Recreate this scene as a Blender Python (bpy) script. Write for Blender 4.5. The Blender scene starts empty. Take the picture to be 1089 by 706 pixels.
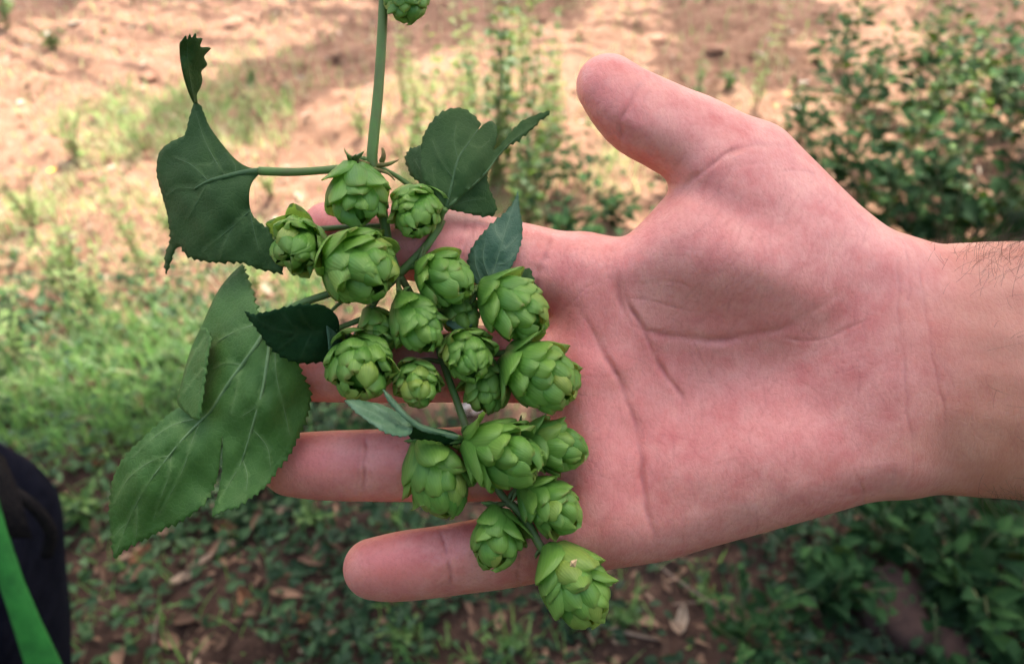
import bpy, bmesh, math, random
import numpy as np
from mathutils import Vector, Matrix
from mathutils.geometry import delaunay_2d_cdt

random.seed(7)
rng = np.random.default_rng(7)
R = math.radians
scene = bpy.context.scene
COL = scene.collection

# ------------------------------------------------------------------ camera
PITCH = R(42.0)
CAMH = 1.40
FPX = 800.0            # focal length in photo pixels (photo is 1089 px wide)
D0 = 0.22              # metres from the lens to the palm
S = D0 / FPX           # metres per photo pixel at the palm
cd = bpy.data.cameras.new('camera')
cam = bpy.data.objects.new('camera', cd)
COL.objects.link(cam)
cam.location = (0, 0, CAMH)
cam.rotation_euler = (math.pi / 2 - PITCH, 0, 0)
cd.sensor_width = 36.0
cd.lens = 36.0 * FPX / 1089.0
cd.clip_start = 0.01
cd.clip_end = 500
cd.dof.use_dof = True
cd.dof.focus_distance = 0.207
cd.dof.aperture_fstop = cd.lens / 2.0
cd.dof.aperture_blades = 0
scene.camera = cam

# ------------------------------------------------------------------ light
SUN_EL, SUN_AZ = R(52.0), R(12.0)       # sun in front of the camera, a little to the right
sdir = Vector((math.sin(SUN_AZ) * math.cos(SUN_EL), math.cos(SUN_AZ) * math.cos(SUN_EL), math.sin(SUN_EL)))
world = bpy.data.worlds.new('World')
scene.world = world
world.use_nodes = True
nt = world.node_tree
sky = nt.nodes.new('ShaderNodeTexSky')
sky.sky_type = 'NISHITA'
sky.sun_disc = False
sky.sun_elevation = SUN_EL
sky.sun_rotation = SUN_AZ
sky.dust_density = 7.0
sky.ozone_density = 0.2
sky.air_density = 0.8
bg = nt.nodes['Background']
nt.links.new(sky.outputs[0], bg.inputs[0])
bg.inputs[1].default_value = 0.10
sl = bpy.data.lights.new('sun', 'SUN')
sl.energy = 2.2
sl.angle = R(0.55)
sl.color = (1.0, 0.93, 0.82)
sun = bpy.data.objects.new('sun', sl)
COL.objects.link(sun)
sun.rotation_euler = sdir.to_track_quat('Z', 'Y').to_euler()
sun.location = sdir * 20
scene.view_settings.view_transform = 'Standard'
scene.view_settings.look = 'None'
scene.view_settings.gamma = 1.0
scene.view_settings.exposure = 2.42
scene.render.engine = 'CYCLES'
scene.cycles.max_bounces = 7
scene.cycles.transparent_max_bounces = 8

# ------------------------------------------------------------------ helpers
CAMV = np.array((0.0, 0.0, CAMH))
FW = np.array((0.0, math.cos(PITCH), -math.sin(PITCH)))
UP = np.array((0.0, math.sin(PITCH), math.cos(PITCH)))
RT = np.array((1.0, 0.0, 0.0))


def uvw(p):
    """points measured off the photo (px right, px down, px towards the lens at palm scale) -> metres"""
    p = np.atleast_2d(np.asarray(p, float))
    d = (D0 - p[:, 2] * S)[:, None]
    return CAMV + FW * d + RT * ((p[:, 0:1] - 544.5) / FPX * d) + UP * ((353.0 - p[:, 1:2]) / FPX * d)


def ground(u, v):
    """where the sight line through a photo pixel meets the ground"""
    r = FW + RT * ((u - 544.5) / FPX) + UP * ((353.0 - v) / FPX)
    t = -CAMH / r[2]
    return CAMV + r * t


def pix(x, y, z=0.0):
    q = np.stack([np.asarray(x, float), np.asarray(y, float), np.asarray(z, float) + 0 * np.asarray(x, float)], -1) - CAMV
    d = q @ FW
    return 544.5 + (q @ RT) / d * FPX, 353.0 - (q @ UP) / d * FPX


def new_mesh(name, verts, faces, mat=None, smooth=True):
    me = bpy.data.meshes.new(name)
    me.from_pydata([tuple(x) for x in verts], [], [tuple(int(i) for i in f) for f in faces])
    if mat:
        me.materials.append(mat)
    if smooth:
        me.polygons.foreach_set('use_smooth', [True] * len(me.polygons))
    me.update()
    return me


def fast_mesh(name, verts, quads, mat=None, smooth=True):
    """all-quad (or all-tri) mesh from numpy arrays"""
    verts = np.ascontiguousarray(verts, np.float32)
    quads = np.ascontiguousarray(quads, np.int32)
    k = quads.shape[1]
    me = bpy.data.meshes.new(name)
    me.vertices.add(len(verts))
    me.vertices.foreach_set('co', verts.ravel())
    me.loops.add(quads.size)
    me.loops.foreach_set('vertex_index', quads.ravel())
    me.polygons.add(len(quads))
    me.polygons.foreach_set('loop_start', np.arange(0, quads.size, k, dtype=np.int32))
    me.polygons.foreach_set('loop_total', np.full(len(quads), k, np.int32))
    if smooth:
        me.polygons.foreach_set('use_smooth', np.ones(len(quads), bool))
    if mat:
        me.materials.append(mat)
    me.update(calc_edges=True)
    me.validate()
    return me


def attr(me, name, data):
    """per-vertex colour attribute, data n x 3"""
    a = me.color_attributes.new(name, 'FLOAT_COLOR', 'POINT')
    d = np.ones((len(me.vertices), 4), np.float32)
    d[:, :data.shape[1]] = data
    a.data.foreach_set('color', d.ravel())


def link(name, me, parent=None):
    o = bpy.data.objects.new(name, me)
    COL.objects.link(o)
    if parent:
        o.parent = parent
        o.matrix_parent_inverse = parent.matrix_world.inverted()
    return o


def empty(name, loc=(0, 0, 0), rz=0.0):
    o = bpy.data.objects.new(name, None)
    COL.objects.link(o)
    o.location = loc
    o.rotation_euler = (0, 0, rz)
    o.empty_display_size = 0.02
    o.matrix_world = Matrix.Translation(Vector(loc)) @ Matrix.Rotation(rz, 4, 'Z')
    return o


def tag(o, label=None, cat=None, group=None, kind=None):
    if label: o['label'] = label
    if cat: o['category'] = cat
    if group: o['group'] = group
    if kind: o['kind'] = kind
    return o


def smooth_line(pts, n):
    """Catmull-Rom through points, n samples, near even spacing"""
    p = np.asarray(pts, float)
    if len(p) == 2:
        t = np.linspace(0, 1, n)[:, None]
        return p[0] * (1 - t) + p[1] * t
    e = np.vstack([2 * p[0] - p[1], p, 2 * p[-1] - p[-2]])
    out = []
    for i in range(len(p) - 1):
        a, b, c, d = e[i:i + 4]
        t = np.linspace(0, 1, 12, endpoint=False)[:, None]
        out.append(.5 * ((2 * b) + (-a + c) * t + (2 * a - 5 * b + 4 * c - d) * t ** 2 + (-a + 3 * b - 3 * c + d) * t ** 3))
    out.append(p[-1:])
    q = np.vstack(out)
    L = np.r_[0, np.cumsum(np.linalg.norm(np.diff(q, axis=0), axis=1))]
    s = np.linspace(0, L[-1], n)
    return np.stack([np.interp(s, L, q[:, k]) for k in range(q.shape[1])], -1)


def tube(path, radii, k=8, cap=True):
    """verts and quads of a tube along a 3-D path (arrays in one space)"""
    path = np.asarray(path, float)
    n = len(path)
    rad = np.interp(np.linspace(0, 1, n), np.linspace(0, 1, len(radii)), radii)
    T = np.gradient(path, axis=0)
    T /= np.linalg.norm(T, axis=1)[:, None] + 1e-12
    a = np.array((0.3, 0.2, 0.93))
    if abs(T[0] @ a) > .9:
        a = np.array((1.0, 0, 0))
    N = np.cross(T[0], a); N /= np.linalg.norm(N)
    V = []
    for i in range(n):
        N = N - T[i] * (N @ T[i]); N /= np.linalg.norm(N) + 1e-12
        B = np.cross(T[i], N)
        for j in range(k):
            an = 2 * math.pi * j / k
            V.append(path[i] + rad[i] * (math.cos(an) * N + math.sin(an) * B))
    F = []
    for i in range(n - 1):
        for j in range(k):
            F.append((i * k + j, i * k + (j + 1) % k, (i + 1) * k + (j + 1) % k, (i + 1) * k + j))
    if cap:
        F.append(tuple(range(k))[::-1])
        F.append(tuple(range((n - 1) * k, n * k)))
    return V, F


class MB:
    def __init__(s):
        s.V, s.F = [], []

    def add(s, v, f):
        o = len(s.V)
        s.V += [tuple(x) for x in v]
        s.F += [tuple(i + o for i in q) for q in f]

    def build(s, name, mat, parent=None, smooth=True):
        return link(name, new_mesh(name, s.V, s.F, mat, smooth), parent)


# ------------------------------------------------------------------ materials
def mat(name):
    m = bpy.data.materials.new(name)
    m.use_nodes = True
    t = m.node_tree
    return m, t, t.nodes['Principled BSDF'], t.nodes['Material Output']


def nd(t, kind, **kw):
    n = t.nodes.new('ShaderNode' + kind)
    for k, v in kw.items():
        if k in n.inputs: n.inputs[k].default_value = v
        else: setattr(n, k, v)
    return n


def ramp(t, fac, stops):
    r = t.nodes.new('ShaderNodeValToRGB')
    e = r.color_ramp.elements
    while len(e) < len(stops): e.new(.5)
    for x, (p, c) in zip(e, stops):
        x.position = p
        x.color = (*c, 1) if len(c) == 3 else c
    if fac is not None: t.links.new(fac, r.inputs[0])
    return r


def mix(t, fac, a, b, mode='MIX'):
    m = t.nodes.new('ShaderNodeMix')
    m.data_type = 'RGBA'
    m.blend_type = mode
    for s, v in ((0, fac), (6, a), (7, b)):
        if hasattr(v, 'links'): t.links.new(v, m.inputs[s])
        elif s == 0: m.inputs[0].default_value = v
        else: m.inputs[s].default_value = (*v, 1)
    return m.outputs[2]


def math_(t, op, a, b=None, c=None):
    m = t.nodes.new('ShaderNodeMath')
    m.operation = op
    for i, v in enumerate((a, b, c)):
        if v is None: continue
        if hasattr(v, 'links'): t.links.new(v, m.inputs[i])
        else: m.inputs[i].default_value = v
    return m.outputs[0]


def noise(t, scale, detail=4, rough=.55, vec=None):
    n = nd(t, 'TexNoise', Scale=scale, Detail=detail, Roughness=rough)
    if vec is None:
        vec = t.nodes.new('ShaderNodeTexCoord').outputs['Object']
    t.links.new(vec, n.inputs['Vector'])
    return n.outputs[0]


def bump(t, bsdf, h, strength, dist, normal=None):
    b = nd(t, 'Bump', Strength=strength, Distance=dist)
    t.links.new(h, b.inputs['Height'])
    if normal is not None: t.links.new(normal, b.inputs['Normal'])
    if bsdf is not None: t.links.new(b.outputs[0], bsdf.inputs['Normal'])
    return b.outputs[0]


def translucent(t, bsdf, out, col, fac):
    tr = t.nodes.new('ShaderNodeBsdfTranslucent')
    if hasattr(col, 'links'): t.links.new(col, tr.inputs[0])
    else: tr.inputs[0].default_value = (*col, 1)
    mx = t.nodes.new('ShaderNodeMixShader')
    mx.inputs[0].default_value = fac
    t.links.new(bsdf.outputs[0], mx.inputs[1])
    t.links.new(tr.outputs[0], mx.inputs[2])
    t.links.new(mx.outputs[0], out.inputs[0])


def skin_material():
    m, t, b, out = mat('skin')
    at = nd(t, 'VertexColor', layer_name='zone')
    sep = nd(t, 'SeparateColor')
    t.links.new(at.outputs[0], sep.inputs[0])
    crease, tan, red = sep.outputs
    n1 = ramp(t, noise(t, 85, 5, .62), [(.30, (0, 0, 0)), (.70, (1, 1, 1))]).outputs[0]
    n2 = ramp(t, noise(t, 260, 4, .65), [(.4, (0, 0, 0)), (.68, (1, 1, 1))]).outputs[0]
    c = mix(t, n1, (.655, .185, .160), (.81, .36, .29))
    c = mix(t, math_(t, 'MULTIPLY', n2, .40), c, (.84, .43, .345))
    c = mix(t, math_(t, 'MULTIPLY', red, .85), c, (.74, .205, .18))
    c2 = mix(t, n1, (.50, .195, .115), (.60, .275, .175))
    c = mix(t, tan, c, c2)
    sp = ramp(t, noise(t, 1100, 3, .6), [(.5, (0, 0, 0)), (.72, (.32, .32, .32))]).outputs[0]
    c = mix(t, sp, c, (.52, .15, .12))
    c = mix(t, math_(t, 'MULTIPLY', crease, .60), c, (.45, .12, .105))
    t.links.new(c, b.inputs['Base Color'])
    b.inputs['Roughness'].default_value = .40
    b.inputs['Specular IOR Level'].default_value = .45
    b.inputs['Subsurface Weight'].default_value = .45
    b.inputs['Subsurface Radius'].default_value = (1.0, .35, .2)
    b.inputs['Subsurface Scale'].default_value = .0045
    co = t.nodes.new('ShaderNodeTexCoord').outputs['Object']
    mp = nd(t, 'Mapping')
    mp.inputs['Scale'].default_value = (1.0, .55, .55)
    t.links.new(co, mp.inputs[0])
    v = nd(t, 'TexVoronoi', Scale=950.0, feature='DISTANCE_TO_EDGE')
    t.links.new(mp.outputs[0], v.inputs['Vector'])
    vr = ramp(t, v.outputs[0], [(0, (0, 0, 0)), (.12, (1, 1, 1))]).outputs[0]
    w = nd(t, 'TexWave', Scale=170.0, Distortion=9.0, Detail=3.0)
    w.inputs['Detail Scale'].default_value = 1.5
    t.links.new(co, w.inputs['Vector'])
    h = math_(t, 'ADD', math_(t, 'MULTIPLY', vr, .45), math_(t, 'MULTIPLY', w.outputs[1], .35))
    h = math_(t, 'ADD', h, math_(t, 'MULTIPLY', noise(t, 420, 5, .7), .9))
    bump(t, b, h, .26, .0004)
    return m


def bract_material():
    m, t, b, out = mat('hop_bract')
    at = nd(t, 'VertexColor', layer_name='tone')
    sep = nd(t, 'SeparateColor')
    t.links.new(at.outputs[0], sep.inputs[0])
    rnd, s, q = sep.outputs
    c = ramp(t, rnd, [(0, (.11, .29, .045)), (.45, (.19, .43, .068)), (.8, (.30, .53, .088)), (1, (.52, .55, .11))]).outputs[0]
    n = noise(t, 700, 3)
    c = mix(t, math_(t, 'MULTIPLY', n, .35), c, (.14, .34, .055))
    tip = ramp(t, s, [(.55, (0, 0, 0)), (1, (.5, .5, .5))]).outputs[0]
    c = mix(t, tip, c, (.42, .60, .13))
    br = math_(t, 'MULTIPLY', ramp(t, s, [(.90, (0, 0, 0)), (1, (1, 1, 1))]).outputs[0], ramp(t, noise(t, 160, 2), [(.5, (0, 0, 0)), (.62, (.7, .7, .7))]).outputs[0])
    c = mix(t, br, c, (.40, .27, .09))
    # veins run lengthwise, base to tip
    vein = math_(t, 'MULTIPLY_ADD', math_(t, 'SINE', math_(t, 'MULTIPLY', q, 84.0)), .5, .5)
    c = mix(t, math_(t, 'MULTIPLY', vein, .20), c, (.11, .28, .045))
    t.links.new(c, b.inputs['Base Color'])
    b.inputs['Roughness'].default_value = .42
    b.inputs['Specular IOR Level'].default_value = .5
    bump(t, b, math_(t, 'ADD', vein, math_(t, 'MULTIPLY', n, 1.6)), .22, .0003)
    translucent(t, b, out, mix(t, .35, c, (.50, .68, .08)), .40)
    return m


def leaf_material(name, base, vein, dark, rough=.55, tr=.18, spec=.35):
    m, t, b, out = mat(name)
    at = nd(t, 'VertexColor', layer_name='tone')
    sep = nd(t, 'SeparateColor')
    t.links.new(at.outputs[0], sep.inputs[0])
    n = noise(t, 130, 5, .6)
    c = mix(t, ramp(t, n, [(.35, (0, 0, 0)), (.7, (1, 1, 1))]).outputs[0], base, dark)
    vo = nd(t, 'TexVoronoi', Scale=620.0, feature='DISTANCE_TO_EDGE')
    t.links.new(t.nodes.new('ShaderNodeTexCoord').outputs['Object'], vo.inputs['Vector'])
    net = ramp(t, vo.outputs[0], [(0, (1, 1, 1)), (.10, (0, 0, 0))]).outputs[0]
    c = mix(t, math_(t, 'MULTIPLY', net, .11), c, vein)
    c = mix(t, math_(t, 'MULTIPLY', sep.outputs[0], .55), c, vein)
    t.links.new(c, b.inputs['Base Color'])
    b.inputs['Roughness'].default_value = rough
    b.inputs['Specular IOR Level'].default_value = spec
    h = math_(t, 'ADD', math_(t, 'MULTIPLY', net, -.3), math_(t, 'MULTIPLY', noise(t, 500, 4), .8))
    h = math_(t, 'ADD', h, math_(t, 'MULTIPLY', sep.outputs[0], 1.2))
    bump(t, b, h, .45, .0004)
    translucent(t, b, out, (.10, .24, .02), tr)
    return m


def plain(name, c1, c2, scale, rough=.7, tr=None, bmp=.3, bd=.002, spec=.3):
    m, t, b, out = mat(name)
    n = noise(t, scale, 5, .6)
    c = mix(t, ramp(t, n, [(.35, (0, 0, 0)), (.68, (1, 1, 1))]).outputs[0], c1, c2)
    t.links.new(c, b.inputs['Base Color'])
    b.inputs['Roughness'].default_value = rough
    b.inputs['Specular IOR Level'].default_value = spec
    bump(t, b, n, bmp, bd)
    if tr:
        translucent(t, b, out, tr[0], tr[1])
    return m


def toned(name, stops, rough=.6, tr=None, spec=.3):
    """vegetation whose tone varies leaf by leaf (red channel of 'tone')"""
    m, t, b, out = mat(name)
    at = nd(t, 'VertexColor', layer_name='tone')
    sep = nd(t, 'SeparateColor')
    t.links.new(at.outputs[0], sep.inputs[0])
    c = ramp(t, sep.outputs[0], stops).outputs[0]
    t.links.new(c, b.inputs['Base Color'])
    b.inputs['Roughness'].default_value = rough
    b.inputs['Specular IOR Level'].default_value = spec
    if tr:
        translucent(t, b, out, mix(t, .5, c, tr[0]), tr[1])
    return m


M = {}
M['skin'] = skin_material()
M['bract'] = bract_material()
M['leaf_under'] = leaf_material('leaf_underside', (.072, .175, .030), (.18, .30, .09), (.056, .145, .025), .6)
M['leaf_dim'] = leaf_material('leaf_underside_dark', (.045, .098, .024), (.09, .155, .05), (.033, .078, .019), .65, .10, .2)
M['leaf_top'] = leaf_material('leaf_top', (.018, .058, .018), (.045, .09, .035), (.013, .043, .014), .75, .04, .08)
M['leaf_grey'] = leaf_material('leaf_grey_green', (.075, .16, .085), (.17, .27, .15), (.058, .135, .07), .5)
M['leaf_pale'] = leaf_material('leaf_grey_green_lit', (.13, .25, .13), (.24, .36, .20), (.10, .20, .10), .5)  # lighter copy of the grey green leaf, lit look put into its colour
M['stem'] = plain('stem_green', (.12, .235, .055), (.13, .155, .055), 110, .5, None, .2, .0003)
M['sepal'] = plain('dry_bract', (.16, .20, .05), (.17, .10, .035), 500, .7)
M['hair'] = plain('arm_hair', (.05, .028, .018), (.09, .05, .03), 90, .5)


# ================================================================== the hand and forearm (one continuous surface)
def surface_nets(vol, org, step):
    sgn = vol < 0
    nx, ny, nz = vol.shape
    cnt = np.zeros((nx - 1, ny - 1, nz - 1), np.uint8)
    corners = [(i, j, k) for i in (0, 1) for j in (0, 1) for k in (0, 1)]
    for i, j, k in corners:
        cnt += sgn[i:nx - 1 + i, j:ny - 1 + j, k:nz - 1 + k]
    act = (cnt > 0) & (cnt < 8)
    idx = np.argwhere(act)
    vid = np.full(act.shape, -1, np.int32)
    vid[act] = np.arange(len(idx))
    vals = np.stack([vol[idx[:, 0] + i, idx[:, 1] + j, idx[:, 2] + k] for i, j, k in corners], 1)
    pos = np.zeros((len(idx), 3)); num = np.zeros(len(idx))
    cs = np.array(corners, float)
    for a in range(8):
        for b in range(a + 1, 8):
            if np.abs(cs[a] - cs[b]).sum() != 1: continue
            va, vb = vals[:, a], vals[:, b]
            x = (va < 0) != (vb < 0)
            tt = np.where(x, va / np.where(x, va - vb, 1), 0)
            pos += np.where(x[:, None], cs[a] + tt[:, None] * (cs[b] - cs[a]), 0)
            num += x
    V = (idx + pos / num[:, None]) * step + org
    quads = []
    for ax in range(3):
        o1, o2 = [(1, 2), (2, 0), (0, 1)][ax]
        sl0 = [slice(1, -1)] * 3; sl1 = [slice(1, -1)] * 3
        sl0[ax] = slice(0, -1); sl1[ax] = slice(1, None)
        s0, s1 = sgn[tuple(sl0)], sgn[tuple(sl1)]
        for flip, m_ in ((False, s0 & ~s1), (True, ~s0 & s1)):
            e = np.argwhere(m_)
            for d in (o1, o2): e[:, d] += 1
            def g(a, b):
                q = e.copy(); q[:, o1] -= a; q[:, o2] -= b
                return vid[q[:, 0], q[:, 1], q[:, 2]]
            f = np.stack([g(1, 1), g(0, 1), g(0, 0), g(1, 0)], 1)
            quads.append(f[:, ::-1] if flip else f)
    return V, np.vstack(quads)


def poly_sdf(U, V, poly):
    p = np.asarray(poly, float)
    d = np.full(U.shape, 1e9); ins = np.zeros(U.shape, bool)
    for a, b in zip(p, np.roll(p, -1, 0)):
        e = b - a
        wx, wy = U - a[0], V - a[1]
        t = np.clip((wx * e[0] + wy * e[1]) / (e @ e), 0, 1)
        d = np.minimum(d, (wx - t * e[0]) ** 2 + (wy - t * e[1]) ** 2)
        c = ((a[1] <= V) != (b[1] <= V)) & (U < (b[0] - a[0]) * (V - a[1]) / (b[1] - a[1] + 1e-12) + a[0])
        ins ^= c
    d = np.sqrt(d)
    return np.where(ins, -d, d)


def line_dist(U, V, pts):
    p = np.asarray(pts, float)
    d = np.full(U.shape, 1e9); tt = np.zeros(U.shape)
    L = np.r_[0, np.cumsum(np.linalg.norm(np.diff(p, axis=0), axis=1))]
    for i, (a, b) in enumerate(zip(p[:-1], p[1:])):
        e = b - a
        t = np.clip(((U - a[0]) * e[0] + (V - a[1]) * e[1]) / (e @ e + 1e-9), 0, 1)
        q = np.hypot(U - a[0] - t * e[0], V - a[1] - t * e[1])
        m_ = q < d
        d = np.where(m_, q, d)
        tt = np.where(m_, (L[i] + t * (L[i + 1] - L[i])) / L[-1], tt)
    return d, tt


def smin(a, b, k):
    h = np.clip(.5 + .5 * (b - a) / k, 0, 1)
    return b + (a - b) * h - k * h * (1 - h)


def sstep(a, b, x):
    t = np.clip((x - a) / (b - a), 0, 1)
    return t * t * (3 - 2 * t)


def bump2(u, v, c, s, ang=0.0):
    ca, sa = math.cos(R(ang)), math.sin(R(ang))
    x, y = u - c[0], v - c[1]
    a, b = (x * ca + y * sa) / s[0], (-x * sa + y * ca) / s[1]
    return np.exp(-(a * a + b * b))


def build_hand():
    step = 3.0
    lo = np.array((235.0, 25.0, -140.0)); hi = np.array((1620.0, 690.0, 150.0))
    n = np.ceil((hi - lo) / step).astype(int)
    ax = [lo[i] + step * np.arange(n[i]) for i in range(3)]
    BIG = np.float32(200)

    def chain(nodes, kz=1.0, vol=None):
        """tapered limb through nodes (u, v, w, r); flattened front-to-back by kz"""
        vol = np.full(n, BIG, np.float32) if vol is None else vol
        nodes = smooth_line(nodes, max(3, 4 * len(nodes)))
        for a, b in zip(nodes[:-1], nodes[1:]):
            m_ = max(a[3], b[3]) + 45
            i0 = np.maximum(((np.minimum(a[:3], b[:3]) - m_ - lo) / step).astype(int), 0)
            i1 = np.minimum(((np.maximum(a[:3], b[:3]) + m_ - lo) / step).astype(int) + 1, n)
            X = ax[0][i0[0]:i1[0], None, None].astype(np.float32)
            Y = ax[1][None, i0[1]:i1[1], None].astype(np.float32)
            Z = ax[2][None, None, i0[2]:i1[2]].astype(np.float32)
            e = (b - a)[:3]
            px, py, pz = X - a[0], Y - a[1], (Z - a[2])
            t = np.clip((px * e[0] + py * e[1] + pz * e[2]) / (e @ e + 1e-9), 0, 1)
            d = np.sqrt((px - t * e[0]) ** 2 + (py - t * e[1]) ** 2 + ((pz - t * e[2]) * kz) ** 2) - (a[3] + t * (b[3] - a[3]))
            sub = vol[i0[0]:i1[0], i0[1]:i1[1], i0[2]:i1[2]]
            np.minimum(sub, d.astype(np.float32), out=sub)
        return vol

    # palm: outlined slab with a rounded rim and the mounds of the palm on its front
    poly = smooth_line([(592, 262), (620, 249), (655, 254), (672, 246), (692, 226), (722, 192), (770, 135), (822, 131), (860, 165),
                        (900, 205), (932, 232), (953, 247), (975, 262), (992, 300), (998, 392), (992, 490), (975, 520), (955, 528), (930, 533), (850, 556), (760, 581),
                        (700, 598), (645, 602), (600, 612), (578, 596), (583, 540), (586, 470), (586, 400), (586, 330), (592, 262)], 150)[:-1]
    U2, V2 = np.meshgrid(ax[0], ax[1], indexing='ij')
    d2 = poly_sdf(U2, V2, poly)
    front = (36 + 48 * bump2(U2, V2, (796, 276), (126, 70), 16) + 21 * bump2(U2, V2, (830, 490), (140, 62), -8)
             + 13 * bump2(U2, V2, (640, 525), (34, 80)) + 8 * bump2(U2, V2, (620, 400), (30, 60)) + 8 * bump2(U2, V2, (615, 300), (34, 40))
             - 10 * bump2(U2, V2, (715, 415), (60, 70)) + 22 * sstep(880, 1050, U2) + 4 * bump2(U2, V2, (668, 400), (20, 60), -15))
    Rr = 40.0
    W = ax[2][None, None, :]
    back = (44 + 20 * sstep(880, 1050, U2))[:, :, None]
    qx = (d2 + Rr)[:, :, None]
    qz = np.where(W > 0, W - front[:, :, None], -W - back) + Rr
    palm = (np.sqrt(np.maximum(qx, 0) ** 2 + np.maximum(qz, 0) ** 2) + np.minimum(np.maximum(qx, qz), 0) - Rr).astype(np.float32)

    fingers = [
        [(640, 300, -6, 44), (590, 288, -2, 43), (540, 276, 2, 42), (470, 263, 8, 41), (410, 255, 4, 38.5), (372, 249, -4, 35), (350, 246, -8, 32)],
        [(640, 388, -6, 42), (590, 387, -2, 42), (530, 387, 2, 41.5), (470, 388, 6, 40), (400, 390, 6, 38.5), (320, 391, 2, 36), (284, 392, -2, 32)],
        [(640, 480, -6, 42), (590, 486, -2, 42), (535, 492, 2, 41), (470, 494, 6, 39.5), (390, 495, 8, 38.5), (335, 495, 4, 36.5), (310, 495, 2, 33.5)],
        [(650, 552, -2, 48), (605, 566, 0, 45), (545, 584, 2, 40.5), (478, 595.5, 6, 38.2), (436, 601, 6, 38), (412, 604, 4, 36), (398, 605, 2, 33.5)],
    ]
    fv = np.full(n, BIG, np.float32)
    for f in fingers:
        fv = smin(fv, chain(f), 5.0)
    hand = smin(palm, fv, 16.0)
    thumb = chain([(648, 92, 26, 35.5), (664, 108, 26, 41), (684, 123, 22, 46), (712, 137, 16, 47.5), (745, 155, 8, 52), (790, 198, 2, 66), (845, 258, -4, 72)], 1.0)
    hand = smin(hand, thumb, 11.0)
    arm = chain([(950, 392, -6, 112), (985, 392, -8, 129), (1030, 393, -8, 135), (1089, 394, -10, 138), (1200, 398, -10, 145), (1560, 410, -12, 178)], 1.85)
    hand = smin(hand, arm, 34.0)
    P, F = surface_nets(hand, lo, step)
    del hand, fv, thumb, arm, palm
    me = fast_mesh('person', P, F)
    o = bpy.data.objects.new('hand_tmp', me); COL.objects.link(o)
    sm = o.modifiers.new('s', 'SMOOTH'); sm.factor = .5; sm.iterations = 3
    ss = o.modifiers.new('d', 'SUBSURF'); ss.levels = 1; ss.render_levels = 1
    dg = bpy.context.evaluated_depsgraph_get()
    me2 = bpy.data.meshes.new_from_object(o.evaluated_get(dg))
    bpy.data.objects.remove(o); bpy.data.meshes.remove(me)
    N = len(me2.vertices)
    co = np.zeros(N * 3, np.float32); me2.vertices.foreach_get('co', co); co = co.reshape(-1, 3).astype(float)
    no = np.zeros(N * 3, np.float32); me2.vertices.foreach_get('normal', no); no = no.reshape(-1, 3).astype(float)
    if np.mean(np.sum(no * (co - co.mean(0)), 1)) < 0: no = -no
    u, v, w = co.T
    facing = sstep(.05, .45, no[:, 2])
    disp = np.zeros(N); cr = np.zeros(N)
    # (points, depth px, half width px, colour strength)
    C = [
        ([(655, 258), (653, 285), (661, 323), (676, 346), (705, 356), (748, 360), (782, 359), (821, 352), (850, 338), (890, 313)], 2.6, 4.0, .85),
        ([(821, 353), (850, 362), (879, 360), (917, 341), (935, 325)], .9, 2.2, .35),
        ([(659, 300), (672, 330), (683, 348), (695, 377), (710, 401), (724, 421), (732, 446)], 2.6, 2.6, .85),
        ([(612, 322), (624, 342), (638, 367), (650, 388), (659, 406), (667, 425), (675, 446), (681, 483), (686, 526), (693, 565), (701, 596)], 3.0, 3.0, .8),
        ([(952, 250), (955, 300), (957, 348), (961, 390), (964, 425), (969, 470), (968, 508), (960, 527)], 1.0, 2.4, .45),
        ([(970, 255), (981, 300), (988, 363), (1000, 417), (1003, 450), (1000, 485)], 1.0, 2.2, .4),
        ([(961, 252), (967, 300), (966, 330)], .8, 1.8, .35),
        ([(590, 238), (588, 252), (581, 271), (571, 295), (566, 318)], 1.8, 2.4, .7),
        ([(508, 222), (507, 236), (498, 258), (490, 282)], 1.3, 2.2, .5), ([(496, 222), (492, 250), (484, 270)], 1.0, 2.0, .45),
        ([(387, 455), (388, 480), (388, 505), (386, 533)], 2.2, 2.2, .85), ([(381, 457), (381, 495), (380, 532)], .7, 2.0, .35),
        ([(464, 555), (470, 572), (477, 592), (480, 612), (479, 636)], 2.3, 2.2, .85), ([(470, 556), (478, 580), (484, 600)], .6, 1.8, .4),
        ([(549, 575), (553, 600), (552, 626)], 1.6, 2.2, .7),
        ([(590, 480), (586, 510), (590, 545), (600, 575)], 2.0, 3.0, .5), ([(585, 380), (583, 405), (590, 440)], 2.0, 3.0, .5),
        ([(692, 76), (681, 92), (670, 110), (662, 130), (659, 160)], 2.0, 2.4, .5), ([(703, 82), (690, 102), (680, 120)], .6, 2.0, .3),
        ([(838, 155), (815, 153), (792, 157), (763, 170), (741, 186), (722, 203)], 2.4, 2.8, .65),
        ([(875, 186), (850, 182), (824, 182)], .9, 2.0, .5),
        ([(765, 180), (800, 174), (835, 172)], .5, 2.0, .25),
        ([(655, 262), (646, 280), (648, 305)], 1.2, 3.2, .3),
        ([(602, 402), (640, 400), (672, 394)], .5, 1.6, .35), ([(640, 300), (620, 310), (600, 330)], .6, 2.0, .3),
        ([(668, 345), (690, 352), (720, 346)], .5, 2, .3), ([(705, 430), (712, 415), (722, 402)], .5, 1.6, .3),
        ([(668, 318), (700, 322), (745, 335)], .7, 2.2, .35), ([(672, 303), (720, 300), (750, 318)], .5, 1.8, .25),
        ([(915, 510), (918, 528), (922, 540)], .9, 1.8, .4), ([(950, 495), (948, 520)], .6, 1.8, .3),
        ([(610, 420), (640, 424), (664, 428)], .4, 1.6, .25), ([(620, 500), (650, 508), (680, 500)], .4, 2.0, .25),
    ]
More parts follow.
